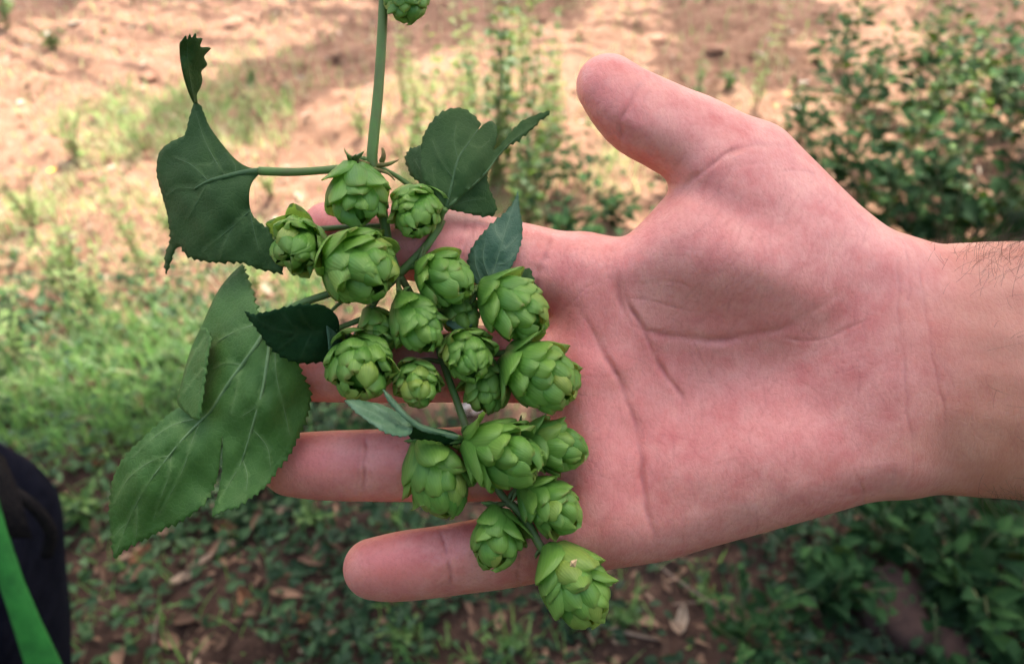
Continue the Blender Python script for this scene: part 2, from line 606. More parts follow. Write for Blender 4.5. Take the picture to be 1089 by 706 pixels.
    C += [([(388, 440), (387, 540)], 1.6, 10, 0), ([(466, 550), (480, 640)], 1.8, 10, 0), ([(552, 570), (552, 630)], 1.4, 9, 0), ([(700, 70), (655, 165)], 1.6, 13, 0),
          ([(500, 215), (486, 300)], 1.5, 10, 0), ([(588, 235), (568, 310)], 1.6, 10, 0), ([(600, 330), (640, 372), (662, 410), (678, 470), (690, 560)], 2.2, 12, 0)]
    r2 = np.random.default_rng(3)
    # the fine lines that fan over the ball of the thumb, and short nicks elsewhere on the palm
    for k in range(80):
        a = (r2.uniform(745, 935), r2.uniform(170, 330))
        an = R(r2.normal(118, 16)); L = r2.uniform(18, 60)
        C.append(([a, (a[0] + math.cos(an) * L * .5 + r2.normal(0, 2), a[1] + math.sin(an) * L * .5), (a[0] + math.cos(an) * L, a[1] + math.sin(an) * L)], r2.uniform(.12, .35), 1.2, r2.uniform(.2, .55)))
    for k in range(200):
        a = (r2.uniform(600, 930), r2.uniform(330, 570))
        an = R(r2.normal(75, 40)); L = r2.uniform(12, 42)
        C.append(([a, (a[0] + math.cos(an) * L * .5 + r2.normal(0, 2), a[1] + math.sin(an) * L * .5), (a[0] + math.cos(an) * L, a[1] + math.sin(an) * L)], r2.uniform(.08, .3), 1.2, r2.uniform(.2, .55)))
    for k in range(26):
        a = (r2.uniform(960, 1080), r2.uniform(280, 500))
        an = R(r2.normal(55, 12)); L = r2.uniform(20, 60)
        C.append(([a, (a[0] + math.cos(an) * L * .5 + r2.normal(0, 3), a[1] + math.sin(an) * L * .5), (a[0] + math.cos(an) * L, a[1] + math.sin(an) * L)], r2.uniform(.08, .25), 1.4, r2.uniform(.15, .38)))
    wob = 2.0 * np.sin(u * .085 + v * .06) + 1.5 * np.sin(v * .17 - u * .05) + .8 * np.sin(u * .31 + v * .27)
    for pts, dep, hw, colr in C:
        hw = hw * (1.15 if dep > 1.5 else .9)
        p = smooth_line(pts, 4 * len(pts)) if len(pts) > 2 else np.array(pts)
        b0, b1 = p.min(0) - 28, p.max(0) + 28
        k = np.where((u > b0[0]) & (u < b1[0]) & (v > b0[1]) & (v < b1[1]))[0]
        if not len(k): continue
        d, t = line_dist(u[k] + wob[k] * .5, v[k] + wob[k] * .4, p)
        fade = np.clip(np.minimum(t, 1 - t) * 5, .25, 1)
        fade = fade * (.72 + .42 * np.sin(9.1 * t + dep * 7) * np.sin(23 * t + hw * 5))
        dep = dep * (.72 if hw < 8 else 1)
        disp[k] -= dep * fade * np.exp(-(d / hw) ** 2)
        disp[k] += .14 * dep * fade * np.exp(-((d - 2.4 * hw) / (1.5 * hw)) ** 2)
        cr[k] = np.maximum(cr[k], colr * fade * np.exp(-(d / (hw * .72 + .5)) ** 2))
    # tendons and veins under the wrist skin
    for a, b, dep in (((975, 350), (1300, 372), 1.2), ((985, 395), (1300, 415), 1.4), ((1000, 440), (1300, 470), 1.0), ((1010, 310), (1300, 300), .8)):
        d, t = line_dist(u, v, [a, b])
        disp += dep * np.exp(-(d / 15) ** 2) * sstep(980, 1060, u)
    disp += .5 * np.sin(u * .05 + 2 * np.sin(v * .03)) * np.sin(v * .06 + 1.5 * np.sin(u * .027))
    co2 = co + no * (disp * facing)[:, None]
    # colour zones: red creases, tanned forearm, flushed finger ends and pads
    tan = sstep(915 + 22 * np.sin(v * .05) + 10 * np.sin(v * .13), 1075, u) * .85 + .15 * (1 - sstep(-30, 20, w))
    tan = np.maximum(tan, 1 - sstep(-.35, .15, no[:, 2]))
    red = np.zeros(N)
    for c, s, k in (((322, 494), (50, 34), .8), ((415, 603), (44, 30), .9), ((345, 246), (40, 34), .8), ((300, 391), (50, 34), .8), ((650, 100), (38, 45), .35),
                    ((650, 480), (55, 130), .42), ((615, 330), (60, 60), .42), ((740, 440), (90, 60), .25), ((850, 430), (90, 50), .2), ((780, 340), (120, 20), .3), ((500, 590), (60, 30), .35),
                    ((440, 495), (60, 34), .5), ((560, 390), (200, 34), .55), ((440, 260), (60, 40), .6)):
        red = np.maximum(red, k * bump2(u, v, c, s))
    me2.vertices.foreach_set('co', uvw(co2).astype(np.float32).ravel())
    me2.update()
    attr(me2, 'zone', np.stack([cr * facing, tan, red], 1))
    me2.materials.clear(); me2.materials.append(M['skin'])
    me2.polygons.foreach_set('use_smooth', np.ones(len(me2.polygons), bool))
    # orientation: outside must point outward
    bm = bmesh.new(); bm.from_mesh(me2)
    if bm.calc_volume(signed=True) < 0:
        bmesh.ops.reverse_faces(bm, faces=bm.faces); bm.to_mesh(me2)
    bm.free()
    me2.name = 'person'
    person = link('person', me2)
    tag(person, 'bare right hand held out palm up with its forearm, carrying the hop branch', 'person')
    return person, co2, no


person, HP, HN = build_hand()


def arm_hair(person):
    r = np.random.default_rng(5)
    mb = MB()
    u, v, w = HP.T
    cand = np.where((u > 985) & (u < 1400))[0]
    wt = np.zeros(len(cand))
    uu, vv, ww, nz = u[cand], v[cand], w[cand], HN[cand, 2]
    up = (vv < 320); lowr = (vv > 480)
    wt = np.where(up, (.10 + sstep(985, 1085, uu)) * np.exp(-((vv - 258) / 40.0) ** 2), 0) + np.where(lowr, sstep(1010, 1080, uu) * .75 * np.exp(-((vv - 530) / 16.0) ** 2), 0)
    wt *= (nz > -.75)
    wt += .016 * sstep(990, 1075, uu) + .05 * sstep(1020, 1090, uu) * (1 - sstep(290, 380, vv))
    pick = r.choice(cand, 3200, p=wt / wt.sum(), replace=False)
    for i in pick:
        p, nrm = HP[i], HN[i]
        L = r.uniform(16, 42)
        dirn = np.array((r.normal(.35, .4), r.normal(.0, .45) + (-.5 if p[1] < 392 else .5), 0))
        d0 = nrm * .16 + dirn * .85
        d0 /= np.linalg.norm(d0)
        b = r.normal(0, .35, 3) + np.array((.5, 0, 0)) - nrm * .35
        path = [p - nrm * 1 + d0 * L * t + b * L * .5 * t * t for t in (0, .25, .5, .75, 1)]
        V, F = tube(uvw(path), [3.2e-5, 2.8e-5, 1.2e-5], 3, False)
        mb.add(V, F)
    return mb.build('arm_hair', M['hair'], person)


arm_hair(person)


# ================================================================== the hop branch lying across the fingers
branch = empty('hop_branch', tuple(uvw((405, 180, 55))[0]))
tag(branch, 'green hop branch with clustered cones and dark leaves resting on the open fingers', 'hop branch')


def stem_part(name, pts, r, parent=branch, k=9, material='stem'):
    p = smooth_line(pts, max(8, 6 * len(pts)))
    V, F = tube(uvw(p), [x * S for x in r], k)
    return link(name, new_mesh(name, V, F, M[material]), parent)


main_stem = stem_part('stem', [(409, -60, 62), (408, -10, 62), (406, 40, 60), (402, 100, 58), (397, 150, 56), (396, 172, 54), (402, 195, 50), (408, 232, 48), (415, 268, 50), (424, 292, 52)], [4.7, 4.7, 5.0, 5.6, 5.2, 4.2], k=12)
stem_part('stem', [(424, 292, 52), (440, 318, 44), (462, 360, 44), (476, 400, 52), (487, 430, 60), (496, 456, 66), (503, 470, 62)], [3.8, 3.4, 3.6, 4.2])
stem_part('stem', [(503, 470, 62), (520, 505, 44), (535, 528, 48), (548, 540, 56), (562, 558, 60), (573, 578, 62), (584, 594, 62)], [4.2, 3.6, 4.4, 4.2])
stem_part('stem', [(424, 292, 52), (400, 318, 50), (388, 345, 52)], [4, 3.4])
stem_part('stem', [(424, 292, 52), (448, 268, 50), (462, 250, 46), (470, 234, 44)], [4.5, 4.2])
# dried stipules at the node where the leaf stalk leaves the stem
mb = MB()
for pts, r in (([(392, 176, 60), (378, 170, 66), (369, 164, 66), (366, 158, 64)], [3.2, 2.4, .5]), ([(402, 176, 62), (412, 175, 68), (420, 172, 66), (424, 170, 62)], [2.8, 2.2, .5]),
               ([(406, 172, 58), (408, 166, 62), (407, 158, 60)], [3.2, 2.6, 1.4]), ([(398, 180, 62), (412, 184, 70), (420, 192, 72)], [2.4, 1.8, .5])):
    p = smooth_line(pts, 9)
    V, F = tube(uvw(p), [x * S for x in r], 6)
    mb.add(V, F)
mb.build('stipule', M['sepal'], main_stem)


# ------------------------------------------------------------------ cones
def cone_geo(L, Rd, nb, seed, loose=.15):
    nb = int(nb * 1.0)
    r = np.random.default_rng(seed)
    V, F, T = [], [], []
    NS, NQ = 10, 9

    def env(t):
        t = np.clip(t, 0, 1.0)
        return Rd * np.clip(np.sin(np.pi * (.17 + .74 * t ** .95)), 0, 1) ** .75

    ph = r.uniform(0, 6.28)
    for k in range(nb):
        f = k / (nb - 1)
        t0 = -.03 + .74 * f
        ph += 2.39996 + r.normal(0, .17)
        lb = (.50 - .13 * f) * (1 + r.normal(0, .13))
        wd = Rd * (1.06 - .40 * f) * (1 + r.normal(0, .14))
        flare = (.035 + .04 * (1 - f)) * (1 + r.normal(0, .35))
        if r.random() < loose: flare += r.uniform(.08, .22)
        if k < 3: flare += .05; lb *= .8
        twist = r.normal(0, .15)
        tone = np.clip(r.beta(1.5, 1.9) + .15 * (f - .3), 0, 1)
        base = len(V)
        foldm = r.normal(0, .10); frill = r.uniform(.005, .02); wp = r.uniform(0, 6.28)
        for i in range(NS):
            s = math.sin(i / (NS - 1) * math.pi / 2) ** 1.15
            tt = t0 + lb * s
            rr = env(min(tt, .97))
            rad0 = rr * (.62 + .40 * s ** 1.1) + .07 * Rd * math.sin(math.pi * s) + Rd * flare * s ** 2.2
            z = L * (tt if tt < 1 else 1 + (tt - 1) * .5)
            if tt > .93:
                rad0 *= max(.10, 1 - (tt - .93) * 4.5)
            sh = max(1 - ((s - .46) / .58) ** 2, 0) ** .5
            if i == NS - 1: sh = .09
            for j in range(NQ):
                q = j / (NQ - 1) * 2 - 1
                x = q * wd * sh * .72
                rc = max(rad0, .50 * Rd)
                a = ph + twist * s + x / rc
                rad = rad0 - .20 * Rd * abs(q) ** 2 * (1 - .2 * s) - .10 * Rd * max(0, s - .8) / .2 * (.3 if flare < .15 else -.3) + .035 * Rd * (1 - abs(q)) ** 2 + foldm * Rd * q * s
                rad += .018 * Rd * math.sin(7 * q + 5 * s + k) + frill * Rd * abs(q) * math.sin(13 * s + wp + 2 * q)
                V.append((rad * math.cos(a), rad * math.sin(a), z - .02 * L * abs(q) * s))
                T.append((tone, s, (q + 1) / 2))
        for i in range(NS - 1):
            for j in range(NQ - 1):
                F.append((base + i * NQ + j, base + i * NQ + j + 1, base + (i + 1) * NQ + j + 1, base + (i + 1) * NQ + j))
    # the core the bracts grow from
    base = len(V)
    n0, n1 = 8, 7
    for i in range(n1):
        t = i / (n1 - 1)
        for j in range(n0):
            a = 2 * math.pi * j / n0
            q = .62 * env(t) * (1 if 0 < t < 1 else .3)
            V.append((q * math.cos(a), q * math.sin(a), L * (.02 + .9 * t)))
            T.append((.1, .2, .5))
    for i in range(n1 - 1):
        for j in range(n0):
            F.append((base + i * n0 + j, base + i * n0 + (j + 1) % n0, base + (i + 1) * n0 + (j + 1) % n0, base + (i + 1) * n0 + j))
    return np.array(V), F, np.array(T)


# centre (u, v, w), direction of the tip, length, radius, bracts, where its stalk joins the branch
CONES = [
    ((432, -6, 62), (.15, 1, .15), 62, 27, 30, (408, -30, 62)),
    ((380, 207, 72), (.16, 1, .30), 70, 34, 30, (397, 172, 56)),
    ((443, 224, 66), (.02, .62, .80), 64, 29, 30, (404, 178, 56)),
    ((316, 259, 60), (-.25, .38, .88), 66, 32, 28, (408, 240, 48)),
    ((381, 283, 88), (.62, .45, .62), 88, 42, 34, (418, 270, 48)),
    ((472, 297, 80), (.72, .36, .58), 70, 31, 30, (428, 290, 52)),
    ((443, 343, 86), (.46, .80, .42), 70, 29, 30, (424, 295, 52)),
    ((546, 327, 80), (.82, .46, .34), 82, 34, 34, (440, 318, 44)),
    ((497, 377, 82), (.30, .55, .74), 66, 29, 28, (462, 362, 44)),
    ((383, 389, 86), (.14, .60, .78), 84, 38, 34, (388, 340, 52)),
    ((443, 407, 84), (.10, .66, .72), 60, 26, 28, (470, 385, 48)),
    ((575, 399, 82), (.76, .50, .40), 88, 38, 38, (470, 385, 48)),
    ((516, 411, 58), (.05, .95, .25), 60, 25, 26, (466, 370, 44)),
    ((535, 483, 92), (.78, .34, .50), 94, 37, 38, (503, 468, 62)),
    ((588, 474, 66), (.92, .24, .20), 74, 30, 32, (510, 485, 50)),
    ((465, 508, 60), (.36, .92, .12), 88, 35, 36, (490, 468, 58)),
    ((586, 539, 70), (.76, .60, .28), 72, 29, 32, (540, 533, 50)),
    ((528, 573, 68), (-.04, .95, .28), 68, 29, 30, (546, 540, 56)),
    ((611, 623, 68), (.48, .84, .24), 98, 38, 40, (584, 592, 62)),
    ((488, 333, 54), (.5, .75, .3), 54, 23, 24, (440, 318, 44)),
    ((402, 352, 58), (.3, .8, .3), 52, 22, 22, (395, 325, 50)),
]
CLAB = {0: 'hop cone at the top of the stem', 18: 'lowest hop cone with a small straw coloured fleck', 4: 'large open hop cone'}
for i, (c, d, L, Rd, nb, st) in enumerate(CONES):
    V, F, T = cone_geo(L, Rd, int(nb * (1.12, .84, 1.0, .92)[i % 4]), 100 + i, (.06, .30, .14, .22, .10)[i % 5])
    d = np.array(d, float); d /= np.linalg.norm(d)
    a = np.cross(d, (0, 0, 1.0)); a /= np.linalg.norm(a)
    b = np.cross(d, a)
    c = np.array(c, float)
    base = c - d * L * .52
    P = base + V[:, :1] * a + V[:, 1:2] * b + V[:, 2:] * d
    if i == 18:      # the fleck of dry petal on the lowest cone
        pass
    me = new_mesh('hop_cone', uvw(P), F, M['bract'])
    attr(me, 'tone', T)
    co = link('hop_cone', me, branch)
    if i in CLAB: co['label'] = CLAB[i]
    st = np.array(st, float)
    mid = (st + base) / 2 - np.array((0, 0, 3.0)) - d * 4
    stem_part('pedicel', [st, mid, base - d * 1.5, base + d * 4], [2.6, 2.4, 3.0, 4.2], co, 7)
    # small green bracts where the stalk meets the cone
    mb = MB()
    r = np.random.default_rng(900 + i)
    for k in range(3):
        an = r.uniform(0, 6.28); o = a * math.cos(an) + b * math.sin(an)
        p = [base - d * 1, base + o * Rd * .35 - d * 2, base + o * Rd * r.uniform(.5, .8) + d * r.uniform(-6, 5)]
        Vv, Ff = tube(uvw(smooth_line(p, 6)), [2.6 * S, 2.8 * S, .5 * S], 5)
        mb.add(Vv, Ff)
    mb.build('sepal', M['stem'], co)
    if i == 18:
        fl = [(607, 596, 112), (614, 594, 111), (612, 603, 111), (606, 602, 112), (609, 599, 114)]
        m_, t_, b_, o_ = mat('straw_fleck'); b_.inputs['Base Color'].default_value = (.62, .42, .20, 1)
        link('dry_fleck', new_mesh('dry_fleck', uvw(fl), [(0, 1, 4), (1, 2, 4), (2, 3, 4), (3, 0, 4)], m_, False), co)


# ------------------------------------------------------------------ leaves
def rbf(ctrl, U, V):
    c = np.asarray(ctrl, float)
    n = len(c)
    def k(r2): return .5 * r2 * np.log(r2 + 1e-9)
    D = (c[:, None, 0] - c[None, :, 0]) ** 2 + (c[:, None, 1] - c[None, :, 1]) ** 2
    A = np.zeros((n + 3, n + 3))
    A[:n, :n] = k(D); A[:n, n] = 1; A[:n, n + 1:] = c[:, :2]; A[n, :n] = 1; A[n + 1:, :n] = c[:, :2].T
    x = np.linalg.lstsq(A, np.r_[c[:, 2], 0, 0, 0], rcond=None)[0]
    out = x[n] + x[n + 1] * U + x[n + 2] * V
    for i in range(n):
        out = out + x[i] * k((U - c[i, 0]) ** 2 + (V - c[i, 1]) ** 2)
    return out


def blade(outline, ctrl, veins, teeth=2.2, period=9.0, seed=0, smooth_from=None, vein_w=1.6, wave=1.5, spacing=4.5):
    """leaf blade: closed outline (u, v[, toothed?]) with teeth on its margin, depth through control points, ribs pressed in"""
    r = np.random.default_rng(seed)
    o = np.array([q[:2] for q in outline], float)
    tf = np.array([q[2] if len(q) > 2 else 1.0 for q in outline], float)
    o = np.vstack([o, o[:1]]); tf = np.r_[tf, tf[:1]]
    # resample; keep the corners
    seg = np.linalg.norm(np.diff(o, axis=0), axis=1); Lc = np.r_[0, np.cumsum(seg)]
    n = int(Lc[-1] / 2.2)
    e = smooth_line(np.column_stack([o, tf * 20]), n)[:-1]
    p, t = e[:, :2], np.clip(e[:, 2] / 20, 0, 1)
    area = np.sum(p[:, 0] * np.roll(p[:, 1], -1) - np.roll(p[:, 0], -1) * p[:, 1])
    tn = np.roll(p, -1, 0) - np.roll(p, 1, 0)
    tn /= np.linalg.norm(tn, axis=1)[:, None] + 1e-9
    nr = np.stack([tn[:, 1], -tn[:, 0]], 1) * (1 if area > 0 else -1)
    s = np.arange(len(p)) * 2.2
    ph = s / period + .25 * np.sin(s * .05 + seed)
    saw = (ph % 1.0) ** 1.4
    p = p + nr * ((saw - .5) * teeth * t * (1 + .3 * np.sin(s * .13)))[:, None]
    lo, hi = p.min(0), p.max(0)
    gx, gy = np.meshgrid(np.arange(lo[0], hi[0], spacing), np.arange(lo[1], hi[1], spacing), indexing='ij')
    gx = gx + (np.arange(gx.shape[1]) % 2)[None] * spacing * .5
    g = np.stack([gx.ravel(), gy.ravel()], 1)
    sd = poly_sdf(g[:, 0], g[:, 1], p)
    g = g[sd < -1.8]
    vp = []
    for vn in veins:
        vv = smooth_line(vn[0], max(4, int(sum(math.dist(vn[0][i], vn[0][i + 1]) for i in range(len(vn[0]) - 1)) / 3)))
        vp.append(vv)
    if vp:
        q = np.vstack(vp)
        q = q[poly_sdf(q[:, 0], q[:, 1], p) < -1.5]
        d = np.min(np.hypot(g[:, None, 0] - q[None, :, 0], g[:, None, 1] - q[None, :, 1]), 1)
        g = np.vstack([g[d > 2.0], q]) if len(q) else g
    allp = np.vstack([p, g])
    ne = len(p)
    vo, _, fo, _, _, _ = delaunay_2d_cdt([Vector(x) for x in allp], [(i, (i + 1) % ne) for i in range(ne)], [list(range(ne))], 1, 1e-4)
    X = np.array([tuple(x) for x in vo])
    W = rbf(ctrl, X[:, 0], X[:, 1])
    ven = np.zeros(len(X)); rel = np.zeros(len(X))
    for (pts, wd), vv in zip(veins, vp):
        d, tt = line_dist(X[:, 0], X[:, 1], vv)
        ww = .62 * wd * (1 - .6 * tt)
        ven = np.maximum(ven, np.exp(-(d / (ww + .3)) ** 2) * (1 - .35 * tt))
        rel -= 2.4 * np.exp(-(d / (5 * vein_w)) ** 2) * (1 - .5 * tt)
    W = W + rel + wave * np.sin(X[:, 0] * .16 + seed) * np.sin(X[:, 1] * .14 + 2 * seed)
    return np.column_stack([X, W]), [tuple(f) for f in fo], ven


def leaf(name, sheets, material, petiole=None, pr=(4, 3.4), vein_tubes=None, label=None):
    V, F, T = [], [], []
    for sh in sheets:
        v, f, t = blade(**sh)
        b = len(V)
        V += list(v); F += [tuple(i + b for i in q) for q in f]; T += list(t)
    me = new_mesh(name, uvw(V), F, M[material])
    t = np.array(T)
    attr(me, 'tone', np.stack([t, t * 0, t * 0], 1))
    o = link(name, me, branch)
    so = o.modifiers.new('thickness', 'SOLIDIFY'); so.thickness = .00028; so.offset = 0
    if label: o['label'] = label
    if petiole: stem_part('petiole', petiole, pr, o)
    ribs = [] if material == 'leaf_top' else [(vn[0], (max(.30, .46 * vn[1]), max(.2, .32 * vn[1]), .15)) for sh in sheets for vn in sh['veins']]
    vein_tubes = list(vein_tubes or []) + ribs
    if vein_tubes:
        mb = MB(); va = np.array(V)
        for pts, r in vein_tubes:
            q = smooth_line(pts, 5 * len(pts))
            w = []
            for a in q:      # rides on the blade: depth of the nearest blade vertex
                k = np.argmin((va[:, 0] - a[0]) ** 2 + (va[:, 1] - a[1]) ** 2); w.append(va[k, 2] + .6)
            w = np.convolve(np.pad(w, 2, 'edge'), np.ones(5) / 5, 'valid')
            vv, ff = tube(uvw(np.column_stack([q, w])), [x * S for x in r], 6)
            mb.add(vv, ff)
        mb.build('midrib', M['rib_' + material], o)
    return o


M['rib_leaf_under'] = plain('leaf_rib', (.17, .27, .11), (.14, .24, .085), 300, .55)
M['rib_leaf_dim'] = plain('leaf_rib_dark', (.075, .145, .05), (.06, .12, .04), 300, .55)
M['rib_leaf_top'] = plain('leaf_rib_top', (.05, .10, .05), (.04, .08, .04), 300, .55)
M['rib_leaf_pale'] = plain('leaf_rib_grey_lit', (.20, .32, .17), (.17, .28, .14), 300, .55)
M['rib_leaf_grey'] = plain('leaf_rib_grey', (.15, .25, .13), (.13, .22, .11), 300, .55)

# A: upper left leaf, seen from below, its end lobe rolled up into a twist
A_main = dict(outline=[(276, 181, 0), (262, 177, 0), (250, 169, 0), (236, 153, 0), (223, 135, 0), (217, 121, .6), (213, 112, .3), (207, 110, 0), (203, 120, .3), (200, 131, .5), (196, 144, .4), (184, 150, .3), (173, 158, .3), (168, 168, .3), (167, 186, .3), (171, 202, .3), (177, 223, .3), (180, 240, .4), (181, 254, .8), (176, 270, .8), (175, 284, .8), (177, 291, .5), (181, 281, .8), (185, 269, .8), (191, 262, 1), (196, 270, 1), (207, 276, 1), (216, 278, 1), (226, 279, 1), (236, 280, 1), (247, 279, 1), (260, 281, 1), (273, 286, 1), (286, 289, 1), (301, 291, 1), (297, 276, .6), (292, 258, .6), (286, 244, .8), (272, 233, .5), (266, 222, 0), (265, 206, 0), (268, 194, 0), (276, 184, 0)],
              ctrl=[(276, 181, 62), (222, 192, 52), (180, 180, 24), (170, 210, 8), (208, 115, 30), (180, 285, -6), (220, 270, 36), (290, 285, 56), (262, 230, 60), (240, 150, 40)],
              veins=[([(276, 182), (258, 184), (240, 188), (222, 193), (207, 201)], 2.6), ([(240, 188), (226, 166), (216, 145), (209, 122)], 1.4), ([(222, 193), (204, 176), (186, 168)], 1.3), ([(222, 193), (211, 213), (200, 232)], 1.2), ([(207, 201), (190, 200), (178, 208)], 1.0),
                     ([(266, 224), (248, 241), (232, 254), (216, 268)], 1.4), ([(266, 224), (270, 245), (276, 268)], 1.3), ([(248, 241), (238, 262), (234, 276)], .9), ([(230, 170), (222, 176), (205, 175)], .8), ([(250, 186), (250, 176), (242, 164)], .8)],
              teeth=3.0, period=8, seed=1)
A_roll = dict(outline=[(207, 112, 0), (203, 104, 0), (199, 94, 0), (195, 80, 0), (192, 65, 0), (191, 48, 0), (194, 43, .3), (198, 38, 0), (199, 43, 0), (202, 36, 0), (204, 41, 0), (208, 35, 0), (209, 41, 0), (215, 41, 0), (213, 50, 0), (224, 51, 0), (217, 60, 0), (220, 69, 0), (214, 76, 0), (215, 85, 0), (213, 93, 0), (209, 101, 0), (210, 110, 0)],
              ctrl=[(207, 112, 30), (193, 60, 66), (205, 40, 76), (220, 55, 50), (212, 90, 34), (200, 90, 50), (204, 62, 62)],
              veins=[([(207, 110), (202, 85), (199, 60), (200, 42)], 1.2)], teeth=.4, period=6, seed=2, spacing=3)
leaf('leaf', [A_main, A_roll], 'leaf_dim', [(276, 182, 60), (310, 183, 62), (345, 181, 58), (372, 178, 54), (394, 174, 54)], (4.4, 4.0, 4.2), [([(276, 182), (258, 184), (240, 188), (222, 193), (207, 201)], (3.6, 2.6, 1.2))], label='leaf seen from below with its end lobe rolled into a dark twist')

# B: the big lower left leaf, pale underside towards the lens, left margin folded over
B_main = dict(outline=[(258, 281, 0), (262, 289, 1), (266, 300, 1), (270, 312, 1), (274, 326, 1), (279, 343, .5), (298, 358, .4), (314, 376, .6), (321, 394, 1), (329, 411, 1), (331, 421, 1), (328, 440, 1), (323, 455, 1), (316, 468, 1), (311, 479, 1), (303, 492, 1), (292, 505, 1), (285, 515, 1), (274, 525, 1), (262, 534, 1), (249, 541, 1), (238, 543, 1), (226, 549, .4), (228, 538, .4), (232, 524, .3), (236, 503, .2), (237, 482, .1), (236.5, 463, 0), (234.5, 482, 0), (232, 503, .2), (227, 520, .8), (221, 532, 1), (205, 546, 1), (190, 556, 1), (178, 561, 1), (165, 568, 1), (150, 576, 1), (140, 581, 1), (130, 587, 1), (122, 594, .3), (119, 580, .6), (118, 565, .6), (116, 548, .6), (117, 530, .6), (119, 514, .6), (126, 495, .6), (138, 479, .6), (154, 464, .6), (170, 449, .5), (184, 437, .3), (193, 432, 0), (190, 424, 0), (195, 404, 0), (200, 385, 0), (207, 365, 0), (214, 349, 0), (222, 330, 0), (232, 310, 0), (245, 293, 0)],
              ctrl=[(258, 281, 14), (280, 350, 74), (240, 410, 64), (196, 420, 40), (215, 350, 26), (327, 420, 44), (300, 490, 58), (228, 542, 76), (250, 460, 66), (275, 430, 84), (180, 482, 66), (119, 520, 34), (122, 592, 20), (180, 558, 44), (222, 525, 56), (150, 525, 58), (230, 480, 64)],
              veins=[([(285, 345), (272, 368), (256, 390), (240, 412), (226, 434), (214, 447), (197, 464), (180, 484), (163, 506), (148, 530), (134, 560), (124, 587)], 2.2), ([(289, 350), (284, 385), (279, 415), (268, 455), (258, 488), (245, 512), (233, 532)], 1.7), ([(292, 360), (294, 400), (301, 430), (308, 462)], 1.0), ([(275, 344), (252, 352), (234, 362), (224, 372)], 1.2), ([(258, 488), (263, 505), (262, 522)], .8), ([(268, 455), (284, 475), (288, 498)], .8), ([(258, 388), (240, 386), (228, 392)], .8), ([(279, 415), (272, 432), (258, 442)], .6),
                     ([(216, 444), (196, 448), (178, 455), (158, 470), (142, 486)], 1.2), ([(181, 484), (166, 488), (150, 497), (134, 512), (122, 535)], 1.3), ([(212, 450), (204, 470), (196, 495), (184, 520), (170, 545)], .6), ([(146, 535), (146, 550), (145, 570)], .7), ([(182, 484), (180, 505), (172, 526), (164, 550)], .5), ([(136, 556), (128, 562), (121, 572)], .6), ([(256, 390), (252, 415), (246, 440)], .6)],
              teeth=4.0, period=8.5, seed=3)
B_fold = dict(outline=[(214, 348, 0), (221, 350, .5), (225, 361, 1), (222, 377, 1), (220, 395, 1), (218, 410, 1), (216, 424, 1), (214, 438, 1), (212, 447, .6), (205, 445, .4), (198, 439, .3), (191, 432, .2), (189, 424, 0), (194, 404, 0), (199, 385, 0), (206, 365, 0)],
              ctrl=[(214, 348, 40), (222, 370, 62), (218, 410, 72), (210, 444, 74), (190, 428, 54), (196, 395, 46), (206, 365, 42)],
              veins=[([(218, 360), (208, 375), (199, 392)], .6), ([(217, 392), (206, 405), (196, 418)], .6)], teeth=2.2, period=9, seed=5, spacing=3.5)
leaf('leaf', [B_main, B_fold], 'leaf_under', [(287, 344, 74), (305, 330, 64), (322, 322, 60), (345, 314, 58), (372, 305, 54), (405, 296, 52)], (3.6, 3.8, 4), [([(287, 344), (272, 368), (256, 390), (240, 412), (224, 437), (214, 447), (197, 464), (180, 484), (163, 506)], (2.6, 2.0, 1.3, .7)), ([(289, 350), (284, 385), (279, 415), (268, 455), (258, 488)], (2.0, 1.4, .7))], label='big lobed leaf with its pale underside showing and one margin folded over')

# C: dark leaf seen from above, turned away from the light
C_main = dict(outline=[(260, 331, 0), (270, 334, .6), (280, 332, 1), (291, 330, 1), (302, 327, 1), (314, 324, 1), (326, 323, 1), (345, 325, .5), (360, 340, 0), (358, 365, 0), (347, 383, .4), (331, 386, 1), (319, 386, 1), (305, 382, 1), (292, 374, 1), (281, 362, 1), (273, 350, 1), (266, 341, .6)],
              ctrl=[(260, 331, 100), (300, 350, 100), (355, 350, 74), (320, 325, 116), (320, 386, 74), (280, 362, 86)],
              veins=[([(350, 352), (325, 354), (300, 352), (280, 344), (264, 334)], 1.0), ([(325, 354), (310, 345), (300, 334)], .7), ([(318, 354), (306, 364), (296, 372)], .7), ([(335, 354), (325, 342), (318, 330)], .6), ([(332, 354), (326, 366), (320, 380)], .6)], teeth=2.8, period=8, seed=6)
C_flap = dict(outline=[(347, 329, .5), (354, 338, 1), (361, 348, 1), (365, 356, 1), (363, 366, 1), (357, 372, 1), (351, 376, .6), (349, 362, 0), (347, 345, 0)],
              ctrl=[(347, 329, 74), (364, 356, 58), (351, 375, 84), (348, 350, 84)], veins=[([(349, 340), (355, 355), (357, 368)], .7)], teeth=2, period=7, seed=7, spacing=3.5)
leaf('leaf', [C_main], 'leaf_top', [(356, 350, 70), (370, 345, 60), (388, 338, 52)], (2.6, 3), label='almost black serrated leaf turned away from the light')
leaf('leaf', [C_flap], 'leaf_grey', [(349, 334, 74), (362, 322, 64), (380, 312, 54)], (1.6, 2))

